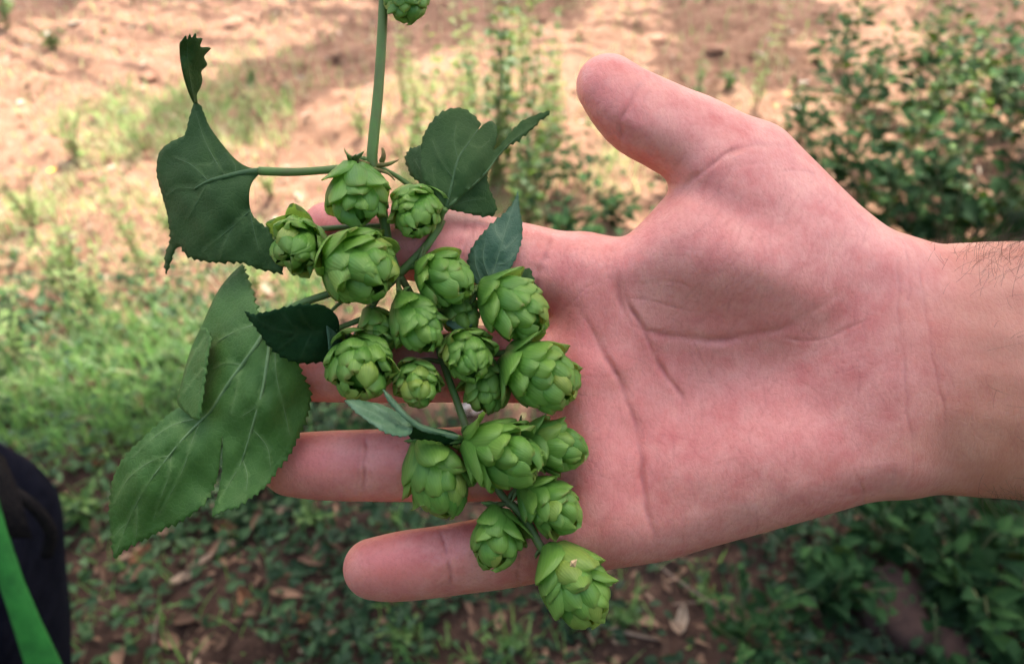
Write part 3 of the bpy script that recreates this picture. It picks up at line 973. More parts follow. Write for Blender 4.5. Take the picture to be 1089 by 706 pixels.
# D: three lobed leaf above the index finger
D_front = dict(outline=[(473, 222, 0), (463, 211, 0), (455, 199, 0), (449, 188, .2), (446, 170, .3), (448, 155, .5), (450, 146, .7), (455, 135, .7), (463, 125, .7), (473, 118, .7), (485, 115, .7), (496, 117, .7), (505, 124, .6), (511, 132, .3), (508, 139, 0), (514, 133, .2), (520, 129, .3), (526, 131, .3), (529, 140, .3), (528, 151, .3), (524, 161, 0), (530, 156, .2), (538, 147, .4), (545, 138, .4), (555, 129, .5), (566, 124, .5), (577, 120, .6), (585, 118, .2), (582, 124, .6), (575, 128, .8), (570, 134, .8), (560, 143, .8), (550, 151, .8), (540, 157, .8), (529, 169, .3), (519, 181, .2), (505, 196, .2), (490, 210, 0), (477, 222, 0)],
               ctrl=[(473, 222, 62), (487, 170, 62), (450, 150, 40), (485, 116, 34), (525, 132, 28), (520, 180, 50), (555, 135, 22), (584, 119, 8), (500, 150, 52)],
               veins=[([(474, 222), (480, 198), (487, 170), (497, 154), (508, 138)], 1.5), ([(475, 222), (490, 208), (505, 195), (518, 182), (528, 168), (545, 150), (570, 132)], 1.9), ([(487, 170), (483, 150), (485, 134)], .9), ([(472, 220), (462, 200), (460, 180)], .8), ([(497, 154), (510, 158), (520, 150)], .6), ([(482, 190), (468, 170), (460, 150)], .6)],
               teeth=3.2, period=9, seed=8)
D_left = dict(outline=[(462, 212, 0), (448, 196, .6), (438, 188, 1), (434, 180, 1), (431, 171, 1), (434, 160, 1), (441, 157, .7), (449, 156, .4), (456, 170, 0), (460, 190, 0), (466, 208, 0)],
              ctrl=[(464, 210, 56), (432, 170, 24), (446, 157, 30), (458, 180, 46)], veins=[([(463, 210), (452, 190), (442, 172)], .8)], teeth=2.6, period=6, seed=9, spacing=3.5)
D_right = dict(outline=[(474, 222, 0), (488, 208, 0), (504, 194, 0), (517, 181, 0), (519, 192, .8), (522, 205, 1), (528, 217, 1), (527, 228, 1), (516, 231, 1), (504, 229, 1), (492, 226, .8), (482, 224, .4)],
               ctrl=[(474, 222, 58), (517, 183, 40), (527, 225, 40), (500, 228, 44), (500, 205, 48)], veins=[([(478, 221), (497, 214), (515, 212)], .8)], teeth=2.4, period=8, seed=10, spacing=4)
leaf('leaf', [D_front, D_left, D_right], 'leaf_dim', [(474, 222, 62), (470, 228, 58), (466, 240, 48), (450, 266, 50)], (3.0, 3.2), [([(475, 222), (490, 208), (505, 195), (518, 182), (528, 168)], (2.4, 1.6, .8)), ([(474, 222), (480, 198), (487, 170), (497, 154), (508, 138)], (1.9, 1.3, .6))], label='three lobed leaf beside the thumb gap with one narrow lobe stretching right')

# E, F: the upright leaf by the index finger and the darker one behind it
leaf('leaf', [dict(outline=[(551, 202, 0), (552, 215, .4), (554, 230, .6), (556, 243, .6), (554, 260, .7), (550, 272, .7), (544, 284, .7), (536, 298, .3), (520, 306, 0), (504, 300, .3), (497, 284, .7), (499, 268, 1), (506, 257, 1), (514, 247, 1), (521, 239, 1), (530, 232, 1), (538, 224, 1), (545, 216, .8)],
                   ctrl=[(551, 202, 44), (530, 260, 60), (498, 280, 48), (555, 245, 50), (520, 305, 56)],
                   veins=[([(520, 304), (529, 275), (536, 250), (544, 225), (550, 206)], 1.5), ([(512, 300), (506, 282), (505, 266)], 1.0), ([(521, 298), (514, 276), (516, 256)], .9), ([(534, 258), (527, 246), (527, 236)], .7), ([(531, 268), (541, 262), (550, 252)], .7), ([(527, 282), (538, 280), (546, 272)], .6)],
                   teeth=2.4, period=7.5, seed=11)], 'leaf_grey', [(520, 303, 56), (508, 312, 50), (480, 318, 46), (446, 318, 44)], (2.2, 3), label='small upright pointed leaf on the index finger')
leaf('leaf', [dict(outline=[(536, 300, 0), (541, 291, .8), (549, 284, 1), (556, 279, 1), (563, 284, 1), (568, 296, 1), (573, 309, 1), (575, 322, .6), (562, 322, 0), (548, 315, 0)],
                   ctrl=[(536, 300, 50), (557, 280, 40), (574, 318, 50), (550, 312, 54)], veins=[([(545, 312), (553, 298), (557, 284)], .8), ([(552, 302), (562, 304), (570, 312)], .6)], teeth=2.6, period=7, seed=12, spacing=3.5)], 'leaf_dim', [(545, 312, 52), (520, 320, 46), (480, 322, 44)], (2, 2.6))
# G: grey green pair at the lower cluster, and the shaded leaf under it
leaf('leaf', [dict(outline=[(366, 426, 0), (377, 425, .5), (391, 427, .6), (405, 430, .6), (418, 436, .5), (428, 442, .2), (438, 452, 0), (437, 461, .2), (429, 464, .8), (420, 463, 1), (410, 460, 1), (400, 454, 1), (388, 446, 1), (376, 436, 1)],
                   ctrl=[(366, 426, 126), (400, 446, 140), (437, 456, 120), (410, 464, 152), (405, 429, 122)], veins=[([(438, 456), (415, 447), (392, 437), (370, 427)], 1.0), ([(428, 452), (410, 438), (396, 430)], .7), ([(424, 451), (408, 452), (396, 448)], .7)], teeth=1.8, period=7, seed=13, spacing=3.5),
              dict(outline=[(407, 414, 0), (414, 419, .6), (424, 430, .6), (434, 441, .4), (446, 450, .2), (462, 455, .3), (477, 459, .3), (488, 463, 0), (482, 467, .6), (470, 463, .8), (458, 461, .8), (446, 457, .6), (436, 450, .6), (424, 439, .8), (413, 427, .8)],
                   ctrl=[(407, 414, 138), (435, 446, 126), (488, 464, 84), (460, 458, 104)], veins=[([(488, 464), (460, 458), (440, 449), (422, 432), (409, 417)], 1.0)], teeth=1.4, period=6, seed=14, spacing=3)],
     'leaf_pale', [(486, 464, 84), (492, 466, 74), (500, 468, 64)], (2.2, 2.6), label='small grey green two bladed leaf over the gap between the fingers')
leaf('leaf', [dict(outline=[(437, 454, 0), (436, 466, .8), (450, 467, 1), (464, 469, 1), (478, 473, .8), (492, 470, 0), (484, 460, 0), (462, 455, 0)],
                   ctrl=[(437, 456, 104), (437, 467, 84), (478, 473, 74), (488, 464, 78), (460, 455, 96)], veins=[], teeth=2.2, period=7, seed=15, spacing=3.5)], 'leaf_top', [(484, 466, 78), (496, 470, 64)], (2, 2.4))
# I: shaded leaf tucked between the cones
leaf('leaf', [dict(outline=[(466, 322, .4), (482, 318, .8), (498, 320, 1), (506, 330, 1), (504, 343, 1), (494, 351, 1), (482, 350, 1), (470, 340, .8)],
                   ctrl=[(466, 322, 58), (500, 325, 60), (490, 352, 76), (485, 335, 68)], veins=[([(470, 326), (485, 334), (499, 342)], .9), ([(482, 332), (488, 324)], .6), ([(482, 333), (484, 344)], .6)], teeth=2, period=7, seed=16, spacing=3.5)], 'leaf_grey', [(470, 326, 64), (455, 325, 52), (444, 322, 46)], (2, 2.4))


# ================================================================== the ground
def vnoise(x, y, f, seed=0):
    """smooth value noise"""
    r = np.random.default_rng(seed)
    tab = r.random((256, 256))
    X, Y = np.asarray(x) * f + 1000.3, np.asarray(y) * f + 1000.7
    i, j = np.floor(X).astype(int), np.floor(Y).astype(int)
    a, b = X - i, Y - j
    a = a * a * (3 - 2 * a); b = b * b * (3 - 2 * b)
    g = lambda p, q: tab[p % 256, q % 256]
    return (g(i, j) * (1 - a) + g(i + 1, j) * a) * (1 - b) + (g(i, j + 1) * (1 - a) + g(i + 1, j + 1) * a) * b


def height(x, y):
    h = .05 * (vnoise(x, y, 1.1, 1) - .5) + .045 * (vnoise(x, y, 4.0, 2) - .5) + .040 * (vnoise(x, y, 9, 3) - .5) + .022 * (vnoise(x, y, 21, 4) - .5)
    return h * np.clip(1.3 - np.hypot(x, y - 2) / 30, 0, 1)


def ground_material():
    m, t, b, out = mat('soil')
    co = t.nodes.new('ShaderNodeTexCoord').outputs['Object']
    n1, n2, n3 = noise(t, 3.0, 5, .6, co), noise(t, 14, 6, .65, co), noise(t, 70, 5, .65, co)
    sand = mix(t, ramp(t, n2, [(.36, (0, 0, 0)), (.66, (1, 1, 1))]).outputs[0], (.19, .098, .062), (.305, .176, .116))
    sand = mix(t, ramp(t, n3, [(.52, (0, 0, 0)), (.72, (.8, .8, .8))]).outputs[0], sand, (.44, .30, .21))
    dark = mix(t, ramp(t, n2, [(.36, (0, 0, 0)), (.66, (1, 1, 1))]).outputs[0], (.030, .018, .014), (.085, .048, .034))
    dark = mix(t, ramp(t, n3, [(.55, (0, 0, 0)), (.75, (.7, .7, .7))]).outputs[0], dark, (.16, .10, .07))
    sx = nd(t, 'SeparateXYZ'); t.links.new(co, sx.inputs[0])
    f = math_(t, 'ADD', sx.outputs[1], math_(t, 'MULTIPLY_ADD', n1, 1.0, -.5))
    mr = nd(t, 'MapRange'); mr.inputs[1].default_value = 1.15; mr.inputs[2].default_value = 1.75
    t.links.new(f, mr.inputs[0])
    c = mix(t, mr.outputs[0], dark, sand)  # near soil is darker brown, lowered further to deepen the tree shade
    t.links.new(c, b.inputs['Base Color'])
    b.inputs['Roughness'].default_value = .92
    b.inputs['Specular IOR Level'].default_value = .15
    bump(t, b, math_(t, 'ADD', math_(t, 'MULTIPLY', n2, .8), math_(t, 'MULTIPLY', n3, .5)), .8, .02)
    return m


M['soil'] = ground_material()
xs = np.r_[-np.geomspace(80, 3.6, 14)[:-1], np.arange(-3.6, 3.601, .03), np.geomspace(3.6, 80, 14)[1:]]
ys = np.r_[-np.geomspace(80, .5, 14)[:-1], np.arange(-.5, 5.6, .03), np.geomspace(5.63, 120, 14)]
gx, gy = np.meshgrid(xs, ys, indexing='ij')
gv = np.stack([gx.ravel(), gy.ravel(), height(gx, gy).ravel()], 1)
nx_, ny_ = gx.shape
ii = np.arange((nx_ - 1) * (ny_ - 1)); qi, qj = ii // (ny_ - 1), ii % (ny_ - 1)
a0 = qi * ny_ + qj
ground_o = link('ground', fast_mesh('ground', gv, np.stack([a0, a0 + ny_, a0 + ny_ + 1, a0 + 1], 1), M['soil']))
tag(ground_o, kind='structure')

# ------------------------------------------------------------------ vegetation materials
G_TR = (.32, .50, .05)
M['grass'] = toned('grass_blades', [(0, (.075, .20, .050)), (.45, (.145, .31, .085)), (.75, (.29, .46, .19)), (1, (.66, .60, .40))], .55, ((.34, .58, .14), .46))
M['cover'] = toned('low_leaves', [(0, (.009, .030, .014)), (.4, (.020, .056, .024)), (.75, (.050, .110, .040)), (1, (.11, .18, .085))], .6, (G_TR, .15), .2)  # leaf colour lowered to deepen the tree shade on the near ground
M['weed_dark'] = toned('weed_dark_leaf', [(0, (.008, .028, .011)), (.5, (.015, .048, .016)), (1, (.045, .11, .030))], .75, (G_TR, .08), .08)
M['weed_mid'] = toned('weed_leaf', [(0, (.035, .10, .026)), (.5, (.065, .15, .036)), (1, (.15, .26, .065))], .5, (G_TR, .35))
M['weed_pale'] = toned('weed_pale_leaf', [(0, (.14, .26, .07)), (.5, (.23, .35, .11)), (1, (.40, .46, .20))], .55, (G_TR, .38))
M['weed_stem'] = plain('weed_stem', (.12, .17, .06), (.16, .13, .07), 60, .7)
M['dry'] = plain('dry_leaf', (.30, .15, .075), (.20, .095, .05), 45, .8, ((.40, .20, .08), .15), .4, .004)
M['pale_dry'] = plain('bleached_leaf', (.55, .43, .31), (.44, .32, .22), 40, .8, None, .4, .004)
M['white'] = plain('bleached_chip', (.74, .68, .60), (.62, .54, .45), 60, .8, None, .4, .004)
M['twig'] = plain('dry_twig', (.20, .14, .10), (.33, .25, .19), 60, .85)
M['litter'] = toned('litter_flakes', [(0, (.10, .055, .035)), (.5, (.22, .13, .08)), (.85, (.36, .25, .17)), (1, (.52, .42, .33))], .85)
M['bark'] = plain('bark', (.12, .09, .065), (.20, .16, .12), 12, .9, None, .8, .02)
M['crown'] = toned('tree_leaf', [(0, (.035, .08, .022)), (.5, (.055, .115, .03)), (1, (.09, .15, .045))], .5, (G_TR, .25))
M['stone'] = plain('soil_clod', (.070, .040, .034), (.045, .027, .024), 25, .9, None, .7, .01)
M['soil_light'] = plain('soil_clod_light', (.30, .155, .10), (.42, .24, .16), 25, .95, None, .7, .01)
M['orange'] = plain('orange_petal', (.75, .22, .04), (.62, .16, .03), 80, .6)
M['yellow'] = plain('yellow_petal', (.80, .55, .06), (.70, .42, .05), 80, .6)


def leaf_quads(pos, dirv, nrm, L, W, r, fold=.25, droop=.3):
    """many small ovate leaves: 8 verts each (two rows folded along the midrib). arrays n x 3"""
    pos, dirv, nrm = (np.asarray(a, float) for a in (pos, dirv, nrm))
    dirv = dirv / (np.linalg.norm(dirv, axis=1)[:, None] + 1e-9)
    side = np.cross(dirv, nrm); side /= np.linalg.norm(side, axis=1)[:, None] + 1e-9
    up = np.cross(side, dirv)
    L = np.broadcast_to(L, len(pos))[:, None]; W = np.broadcast_to(W, len(pos))[:, None]
    rows = [(0, .10), (.28, .88), (.62, .80), (1.0, .04)]
    out = []
    for s, w in rows:
        c = pos + dirv * L * s - up * L * droop * s * s
        lift = up * W * fold * w
        out += [c - side * W * w * .5 + lift, c, c + side * W * w * .5 + lift]
    V = np.stack(out, 1)                       # n x 12 x 3
    f = []
    for i in range(3):
        for j in range(2):
            f.append((i * 3 + j, i * 3 + j + 1, (i + 1) * 3 + j + 1, (i + 1) * 3 + j))
    f = np.array(f)
    F = (np.arange(len(pos))[:, None, None] * 12 + f[None]).reshape(-1, 4)
    return V.reshape(-1, 3), F


def leaf_cloud(name, pos, dirv, nrm, L, W, tone, material, parent=None, fold=.25, droop=.3):
    V, F = leaf_quads(pos, dirv, nrm, L, W, rng, fold, droop)
    me = fast_mesh(name, V, F, M[material])
    attr(me, 'tone', np.repeat(np.asarray(tone, float), 12)[:, None] * np.ones((1, 3)))
    return link(name, me, parent)


def blades_mesh(name, x, y, L, wdt, tone, lean, material, r):
    n = len(x)
    an = r.uniform(0, 6.283, n)
    d = np.stack([np.cos(an), np.sin(an), 0 * an], 1)
    s = np.stack([-np.sin(an), np.cos(an), 0 * an], 1)
    z0 = height(x, y)
    out = []
    for t, w in ((0, 1), (.4, .85), (.75, .55), (1, .06)):
        c = np.stack([x, y, z0 - .004], 1) + d * (lean * L * t ** 1.8)[:, None] + np.array((0, 0, 1.0)) * (L * t * (1 - .35 * lean * t))[:, None]
        out += [c - s * (wdt * w / 2)[:, None], c + s * (wdt * w / 2)[:, None]]
    V = np.stack(out, 1)
    f = np.array([(0, 1, 3, 2), (2, 3, 5, 4), (4, 5, 7, 6)])
    F = (np.arange(n)[:, None, None] * 8 + f[None]).reshape(-1, 4)
    me = fast_mesh(name, V.reshape(-1, 3), F, M[material])
    attr(me, 'tone', np.repeat(tone, 8)[:, None] * np.ones((1, 3)))
    return link(name, me)


# ------------------------------------------------------------------ grass: a sward on the left, thin elsewhere
def scatter(n, dens, x0=-3.4, x1=3.4, y0=.1, y1=5.6, seed=0):
    r = np.random.default_rng(seed)
    out = [[], []]
    got = 0
    while got < n:
        x, y = r.uniform(x0, x1, 40000), r.uniform(y0, y1, 40000)
        u, v = pix(x, y)
        k = r.random(40000) < dens(x, y, u, v)
        out[0].append(x[k]); out[1].append(y[k]); got += k.sum()
        if len(out[0]) > 60: break
    return np.concatenate(out[0])[:n], np.concatenate(out[1])[:n]


def d_grass(x, y, u, v):
    left = 1 - sstep(240, 420, u)
    d = left * (.30 * sstep(40, 150, v) * sstep(.5, .62, vnoise(x, y, 2.2, 28)) + .80 * sstep(190, 320, v)) * (1 - .93 * sstep(420, 510, v)) * (.16 + 1.2 * sstep(.42, .64, vnoise(x, y, 4.2, 21)))
    d = d + sstep(395, 430, u) * (1 - sstep(640, 720, u)) * sstep(60, 150, v) * .22 * sstep(.4, .6, vnoise(x, y, 4, 22))
    d = d + .05 * (1 - left) * sstep(250, 400, v) * (1 - sstep(420, 520, v))
    d = d + .015 * (1 - .7 * sstep(420, 500, v))
    return np.clip(d, 0, 1) * (v < 900) * (u > -400) * (u < 1500)


x, y = scatter(26000, d_grass, seed=31)
r = np.random.default_rng(32)
n = len(x)
u_, v_ = pix(x, y)
Lb = r.uniform(.025, .085, n) * (1 + .5 * (r.random(n) < .15))
tone = np.clip(r.beta(2, 2.6, n) + .30 * (vnoise(x, y, 2.5, 23) - .4) + .10 + .30 * (1 - sstep(220, 340, v_)) - .35 * sstep(400, 460, v_), 0, 1)  # paler straw farther off; near blades darkened, tree shade put into their tone
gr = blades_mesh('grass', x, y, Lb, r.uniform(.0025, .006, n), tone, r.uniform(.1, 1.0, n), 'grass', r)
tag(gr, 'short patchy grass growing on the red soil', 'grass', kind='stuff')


def d_cover(x, y, u, v):
    n = vnoise(x, y, 3.6, 24)
    left = (1 - sstep(300, 420, u)) * sstep(230, 400, v) * (.35 + .8 * sstep(.35, .6, n)) * (1 - .80 * sstep(530, 590, v) * sstep(100, 200, u))
    mid = sstep(250, 340, u) * (1 - sstep(760, 860, u)) * sstep(420, 520, v) * (.12 + .75 * sstep(.40, .60, vnoise(x, y, 5.5, 25)))
    right = sstep(760, 880, u) * sstep(380, 520, v) * (.5 + .5 * sstep(.3, .5, n))
    bare = .0
    return np.clip(left + mid + right + bare, 0, 1) * (v < 950) * (u > -350) * (u < 1450)


x, y = scatter(16500, d_cover, seed=33, y1=2.6)
n = len(x)
r = np.random.default_rng(34)
an = r.uniform(0, 6.283, n)
el = r.uniform(-.1, .75, n)
dv = np.stack([np.cos(an) * np.cos(el), np.sin(an) * np.cos(el), np.sin(el)], 1)
nn = np.stack([r.normal(0, .35, n), r.normal(0, .35, n), np.ones(n)], 1)
p = np.stack([x, y, height(x, y) + r.gamma(1.5, .012, n)], 1)
Lc = r.uniform(.012, .034, n)
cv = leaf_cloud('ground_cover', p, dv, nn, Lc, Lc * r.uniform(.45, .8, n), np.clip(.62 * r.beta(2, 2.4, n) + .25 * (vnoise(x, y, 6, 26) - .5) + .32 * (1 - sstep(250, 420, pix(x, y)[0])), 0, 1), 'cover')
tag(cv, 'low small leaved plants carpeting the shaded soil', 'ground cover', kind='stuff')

# litter: flakes of dry leaf and straw over the shaded soil
def d_lit(x, y, u, v):
    return np.clip(.9 * sstep(430, 560, v) * sstep(100, 220, u) * (1 - .6 * sstep(850, 950, u)) + .22 + .3 * sstep(.5, .7, vnoise(x, y, 3, 27)), 0, 1) * (v < 950)


x, y = scatter(17000, d_lit, seed=35)
n = len(x)
r = np.random.default_rng(36)
an = r.uniform(0, 6.283, n)
dv = np.stack([np.cos(an), np.sin(an), r.uniform(-.2, .35, n)], 1)
nn = np.stack([r.normal(0, .3, n), r.normal(0, .3, n), np.ones(n)], 1)
Ll = r.gamma(3, .007, n)
lit = leaf_cloud('leaf_litter', np.stack([x, y, height(x, y) + .004], 1), dv, nn, Ll, Ll * r.choice([.16, .3, .6], n), np.clip(r.beta(1.6, 2.6, n) + .25 * (y > 1.6), 0, 1), 'litter', None, .3, -.1)
tag(lit, 'crumbled dry leaves and straw strewn over the soil', 'leaf litter', kind='stuff')


# crumbs of soil
x, y = scatter(7000, lambda x, y, u, v: .25 + .75 * sstep(.45, .6, vnoise(x, y, 2.6, 29)) * (v < 950), seed=37)
n = len(x); r = np.random.default_rng(38)
oc = np.array([(1, 0, 0), (.3, .95, 0), (-.8, .6, 0), (-.8, -.6, 0), (.3, -.95, 0), (.15, .1, .75)])
sz = r.gamma(2.0, .0045, n)[:, None, None]
V = oc[None] * sz * r.uniform(.7, 1.3, (n, 6, 3)) + np.stack([x, y, height(x, y) - .001], 1)[:, None]
f = np.array([(0, 1, 5), (1, 2, 5), (2, 3, 5), (3, 4, 5), (4, 0, 5)])
me = fast_mesh('soil_crumbs', V.reshape(-1, 3), (np.arange(n)[:, None, None] * 6 + f[None]).reshape(-1, 3), M['soil'], False)
tag(link('soil_crumbs', me), 'loose crumbs of red soil', 'soil crumbs', kind='stuff')


# ------------------------------------------------------------------ single weeds
def weed(kind, h, spread, seed, leaves, L, material, stems=5, lean=(0, 0)):
    """prototype meshes of one weed about its own base: (stem mesh, foliage mesh)"""
    r = np.random.default_rng(seed)
    mb = MB(); pos, dv, tone, LL = [], [], [], []
    for s in range(stems):
        an = r.uniform(0, 6.283); sp = spread * r.uniform(.2, 1)
        hh = h * r.uniform(.55, 1.05)
        e = np.array((math.cos(an) * sp + lean[0], math.sin(an) * sp + lean[1], hh))
        pts = [np.zeros(3) + np.array((math.cos(an), math.sin(an), 0)) * .012, e * (.35, .35, .5) + r.normal(0, .012, 3), e]
        q = smooth_line(pts, 12)
        V, F = tube(q, [.0032, .0024, .0009], 5); mb.add(V, F)
        nl = max(3, int(leaves / stems))
        for k in range(nl):
            f = r.uniform(.12, 1.0) if kind != 'spike' else r.uniform(.15, 1.0)
            c = q[min(int(f * 11.99), 11)]
            a2 = r.uniform(0, 6.283)
            side = np.array((math.cos(a2), math.sin(a2), r.uniform(-.15, .8)))
            reach = (.35 * spread * r.uniform(.1, 1) * (1.1 - f)) if kind == 'bush' else .004
            pos.append(c + side * reach); dv.append(side + np.array((0, 0, .25)))
            tone.append(np.clip(r.beta(2, 2.5) + .3 * (f - .5), 0, 1)); LL.append(L * r.uniform(.55, 1.25) * (1.15 - .5 * f))
    n = len(pos)
    nn = np.stack([r.normal(0, .4, n), r.normal(0, .4, n), np.ones(n)], 1)
    LL = np.array(LL)
    wr = {'bush': .62, 'spike': .26, 'rosette': .5}[kind]
    V, F = leaf_quads(np.array(pos), np.array(dv), nn, LL, LL * wr * r.uniform(.8, 1.2, n), r)
    me = fast_mesh('foliage', V, F, M[material])
    attr(me, 'tone', np.repeat(np.array(tone), 12)[:, None] * np.ones((1, 3)))
    return new_mesh('stem', mb.V, mb.F, M['weed_stem']), me


PROTO = {
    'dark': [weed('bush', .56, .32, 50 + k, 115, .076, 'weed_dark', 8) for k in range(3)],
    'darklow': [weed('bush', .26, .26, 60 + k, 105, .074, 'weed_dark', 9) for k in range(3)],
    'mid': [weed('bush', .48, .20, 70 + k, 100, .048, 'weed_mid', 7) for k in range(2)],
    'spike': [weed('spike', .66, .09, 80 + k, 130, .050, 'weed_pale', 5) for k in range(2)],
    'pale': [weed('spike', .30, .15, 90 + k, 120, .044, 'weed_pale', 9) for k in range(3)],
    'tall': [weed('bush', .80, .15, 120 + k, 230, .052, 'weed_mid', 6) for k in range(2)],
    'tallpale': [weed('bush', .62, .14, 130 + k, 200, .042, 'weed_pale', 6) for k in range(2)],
    'tuft': [weed('rosette', .13, .10, 95 + k, 60, .045, 'weed_mid', 9) for k in range(2)],
}


def plant(kind, u, v, label, cat='weed', sc=1.0, group=None, name='weed_plant', k=None):
    g = ground(u, v)
    z = float(height(g[0], g[1]))
    o = empty(name, (g[0], g[1], z - .005), rng.uniform(0, 6.28))
    o.scale = (sc, sc, sc)
    tag(o, label, cat, group)
    a, b = PROTO[kind][int(rng.integers(len(PROTO[kind]))) if k is None else k]
    for nm, me in (('stem', a), ('foliage', b)):
        c = bpy.data.objects.new(nm, me); COL.objects.link(c); c.parent = o
    return o


GD = 'dark leafy weeds on the sunlit soil behind the wrist'
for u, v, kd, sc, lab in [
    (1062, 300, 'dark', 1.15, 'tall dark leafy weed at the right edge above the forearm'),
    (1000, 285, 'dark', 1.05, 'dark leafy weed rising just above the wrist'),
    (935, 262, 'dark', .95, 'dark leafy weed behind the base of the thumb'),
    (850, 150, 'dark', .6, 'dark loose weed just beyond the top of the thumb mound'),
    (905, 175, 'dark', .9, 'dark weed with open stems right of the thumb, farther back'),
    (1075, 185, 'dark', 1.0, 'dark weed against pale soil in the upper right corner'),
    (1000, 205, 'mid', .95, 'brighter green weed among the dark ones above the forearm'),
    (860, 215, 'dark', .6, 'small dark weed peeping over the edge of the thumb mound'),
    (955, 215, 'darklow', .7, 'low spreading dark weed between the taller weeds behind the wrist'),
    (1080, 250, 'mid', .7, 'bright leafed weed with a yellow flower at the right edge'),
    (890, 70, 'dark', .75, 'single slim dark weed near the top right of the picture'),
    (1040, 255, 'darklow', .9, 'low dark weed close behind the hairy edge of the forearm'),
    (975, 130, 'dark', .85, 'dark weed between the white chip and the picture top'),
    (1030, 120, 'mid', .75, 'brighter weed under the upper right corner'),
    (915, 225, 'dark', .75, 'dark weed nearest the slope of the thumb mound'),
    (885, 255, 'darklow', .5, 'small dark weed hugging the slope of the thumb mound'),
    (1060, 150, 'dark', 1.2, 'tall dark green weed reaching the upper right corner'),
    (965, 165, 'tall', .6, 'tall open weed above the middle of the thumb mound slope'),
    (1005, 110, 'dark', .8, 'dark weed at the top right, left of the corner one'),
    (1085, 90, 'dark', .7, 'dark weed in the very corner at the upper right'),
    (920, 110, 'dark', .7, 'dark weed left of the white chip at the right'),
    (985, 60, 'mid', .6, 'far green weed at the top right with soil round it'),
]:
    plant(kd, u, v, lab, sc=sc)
for u, v, kd, sc, lab in [
    (600, 262, 'darklow', .75, 'dark low weed filling the gap under the thumb'),
    (650, 235, 'darklow', .55, 'small dark weed below the tip of the thumb'),
    (560, 240, 'mid', .75, 'leafy green weed behind the narrow leaf lobe'),
    (540, 175, 'spike', .95, 'tall slender pale weed at the top centre'),
    (505, 130, 'spike', .8, 'slender pale weed left of the tallest one at the top centre'),
    (582, 170, 'mid', .6, 'open green weed just left of the thumb tip'),
    (445, 215, 'pale', .9, 'pale feathery weed right of the upright stem'),
    (430, 120, 'spike', .6, 'thin pale weed beside the upright stem near the top'),
    (485, 235, 'pale', .8, 'pale weed behind the three lobed leaf'),
    (715, 205, 'dark', .42, 'small dark weed in the notch between thumb and palm'),
    (740, 112, 'mid', .45, 'small bright weed just above the thumb'),
    (615, 205, 'dark', .5, 'dark weed between the narrow lobe and the thumb tip'),
    (570, 215, 'dark', .45, 'dark weed right under the tip of the narrow leaf lobe'),
    (525, 205, 'mid', .6, 'green weed behind the top of the three lobed leaf'),
    (555, 95, 'spike', .8, 'pale spike at the top centre, farthest of its kind'),
    (470, 150, 'pale', .8, 'feathery pale weed over the three lobed leaf'),
    (528, 195, 'tall', .9, 'tall leafy weed right of the upright stem, reaching the top edge'),
    (560, 180, 'tall', .7, 'green leafy weed rising above the narrow leaf lobe'),
    (490, 180, 'tallpale', .8, 'pale airy weed nearest the upright stem'),
    (445, 165, 'tallpale', .65, 'pale airy weed touching the upright stem on its right'),
    (590, 140, 'tallpale', .6, 'pale airy weed at the left of the thumb tip'),
    (700, 130, 'tuft', .8, 'bright low weed behind the top of the thumb'),
    (802, 120, 'spike', .62, 'thin upright pale weed above the thumb joint'),
    (775, 100, 'tuft', .7, 'low green tuft above the thumb'),
]:
    plant(kd, u, v, lab, sc=sc)
for u, v, kd, sc, lab in [
    (152, 285, 'spike', .58, 'upright pale weed left of the rolled leaf'),
    (72, 300, 'pale', .9, 'pale weed in the grass by the left edge'),
    (105, 330, 'pale', .75, 'pale weed in the sunlit grass left of the big leaf'),
    (35, 235, 'pale', .8, 'pale straw coloured weed near the left edge'),
    (80, 170, 'pale', .8, 'low weed on the red soil at the upper left'),
    (150, 160, 'pale', .55, 'small low weed left of the dark rolled leaf tip'),
    (268, 95, 'tuft', .55, 'tiny green tuft in the tree shadow at the top left'),
    (10, 30, 'mid', .8, 'green weed in the upper left corner'),
    (60, 55, 'tuft', .8, 'low tuft beside the white chip at the upper left'),
    (290, 215, 'pale', .5, 'small pale weed under the leaf stalk'),
    (385, 150, 'pale', .55, 'small feathery weed left of the upright stem'),
    (270, 315, 'pale', .7, 'bright weed between the two big leaves'),
    (20, 385, 'pale', .75, 'bright grassy weed at the left edge where sun meets shade'),
    (190, 255, 'pale', .7, 'pale weed behind the rolled leaf'),
]:
    plant(kd, u, v, lab, sc=sc)
for u, v, kd, sc, lab in [
    (1020, 620, 'darklow', .85, 'dark broad leaved weed under the forearm near the right edge'),
    (935, 585, 'darklow', .75, 'dark broad leaved weed below the wrist'),
    (1075, 690, 'darklow', .8, 'dark weed in the bottom right corner'),
    (870, 640, 'darklow', .65, 'dark weed below the heel of the hand'),
    (985, 760, 'darklow', .6, 'dark weed cut off by the bottom edge at the right'),
    (1090, 600, 'darklow', .8, 'dark weed at the right edge under the arm'),
    (800, 690, 'darklow', .5, 'small dark weed at the bottom edge right of the lowest cone'),
    (755, 630, 'tuft', .55, 'small weed under the edge of the palm'),
    (540, 690, 'tuft', .5, 'small weed on the shaded soil under the little finger'),
    (430, 680, 'tuft', .45, 'tiny weed at the bottom below the little finger'),
    (660, 660, 'tuft', .5, 'small weed right of the lowest hop cone'),
    (340, 560, 'tuft', .6, 'small weed left of the little finger tip'),
    (380, 470, 'darklow', .40, 'small dark weed seen between two fingers'),
    (160, 520, 'tuft', .6, 'green weed left of the big pale leaf'),
    (95, 545, 'tuft', .8, 'green weed right of the dark bag'),
]:
    plant(kd, u, v, lab, sc=sc)


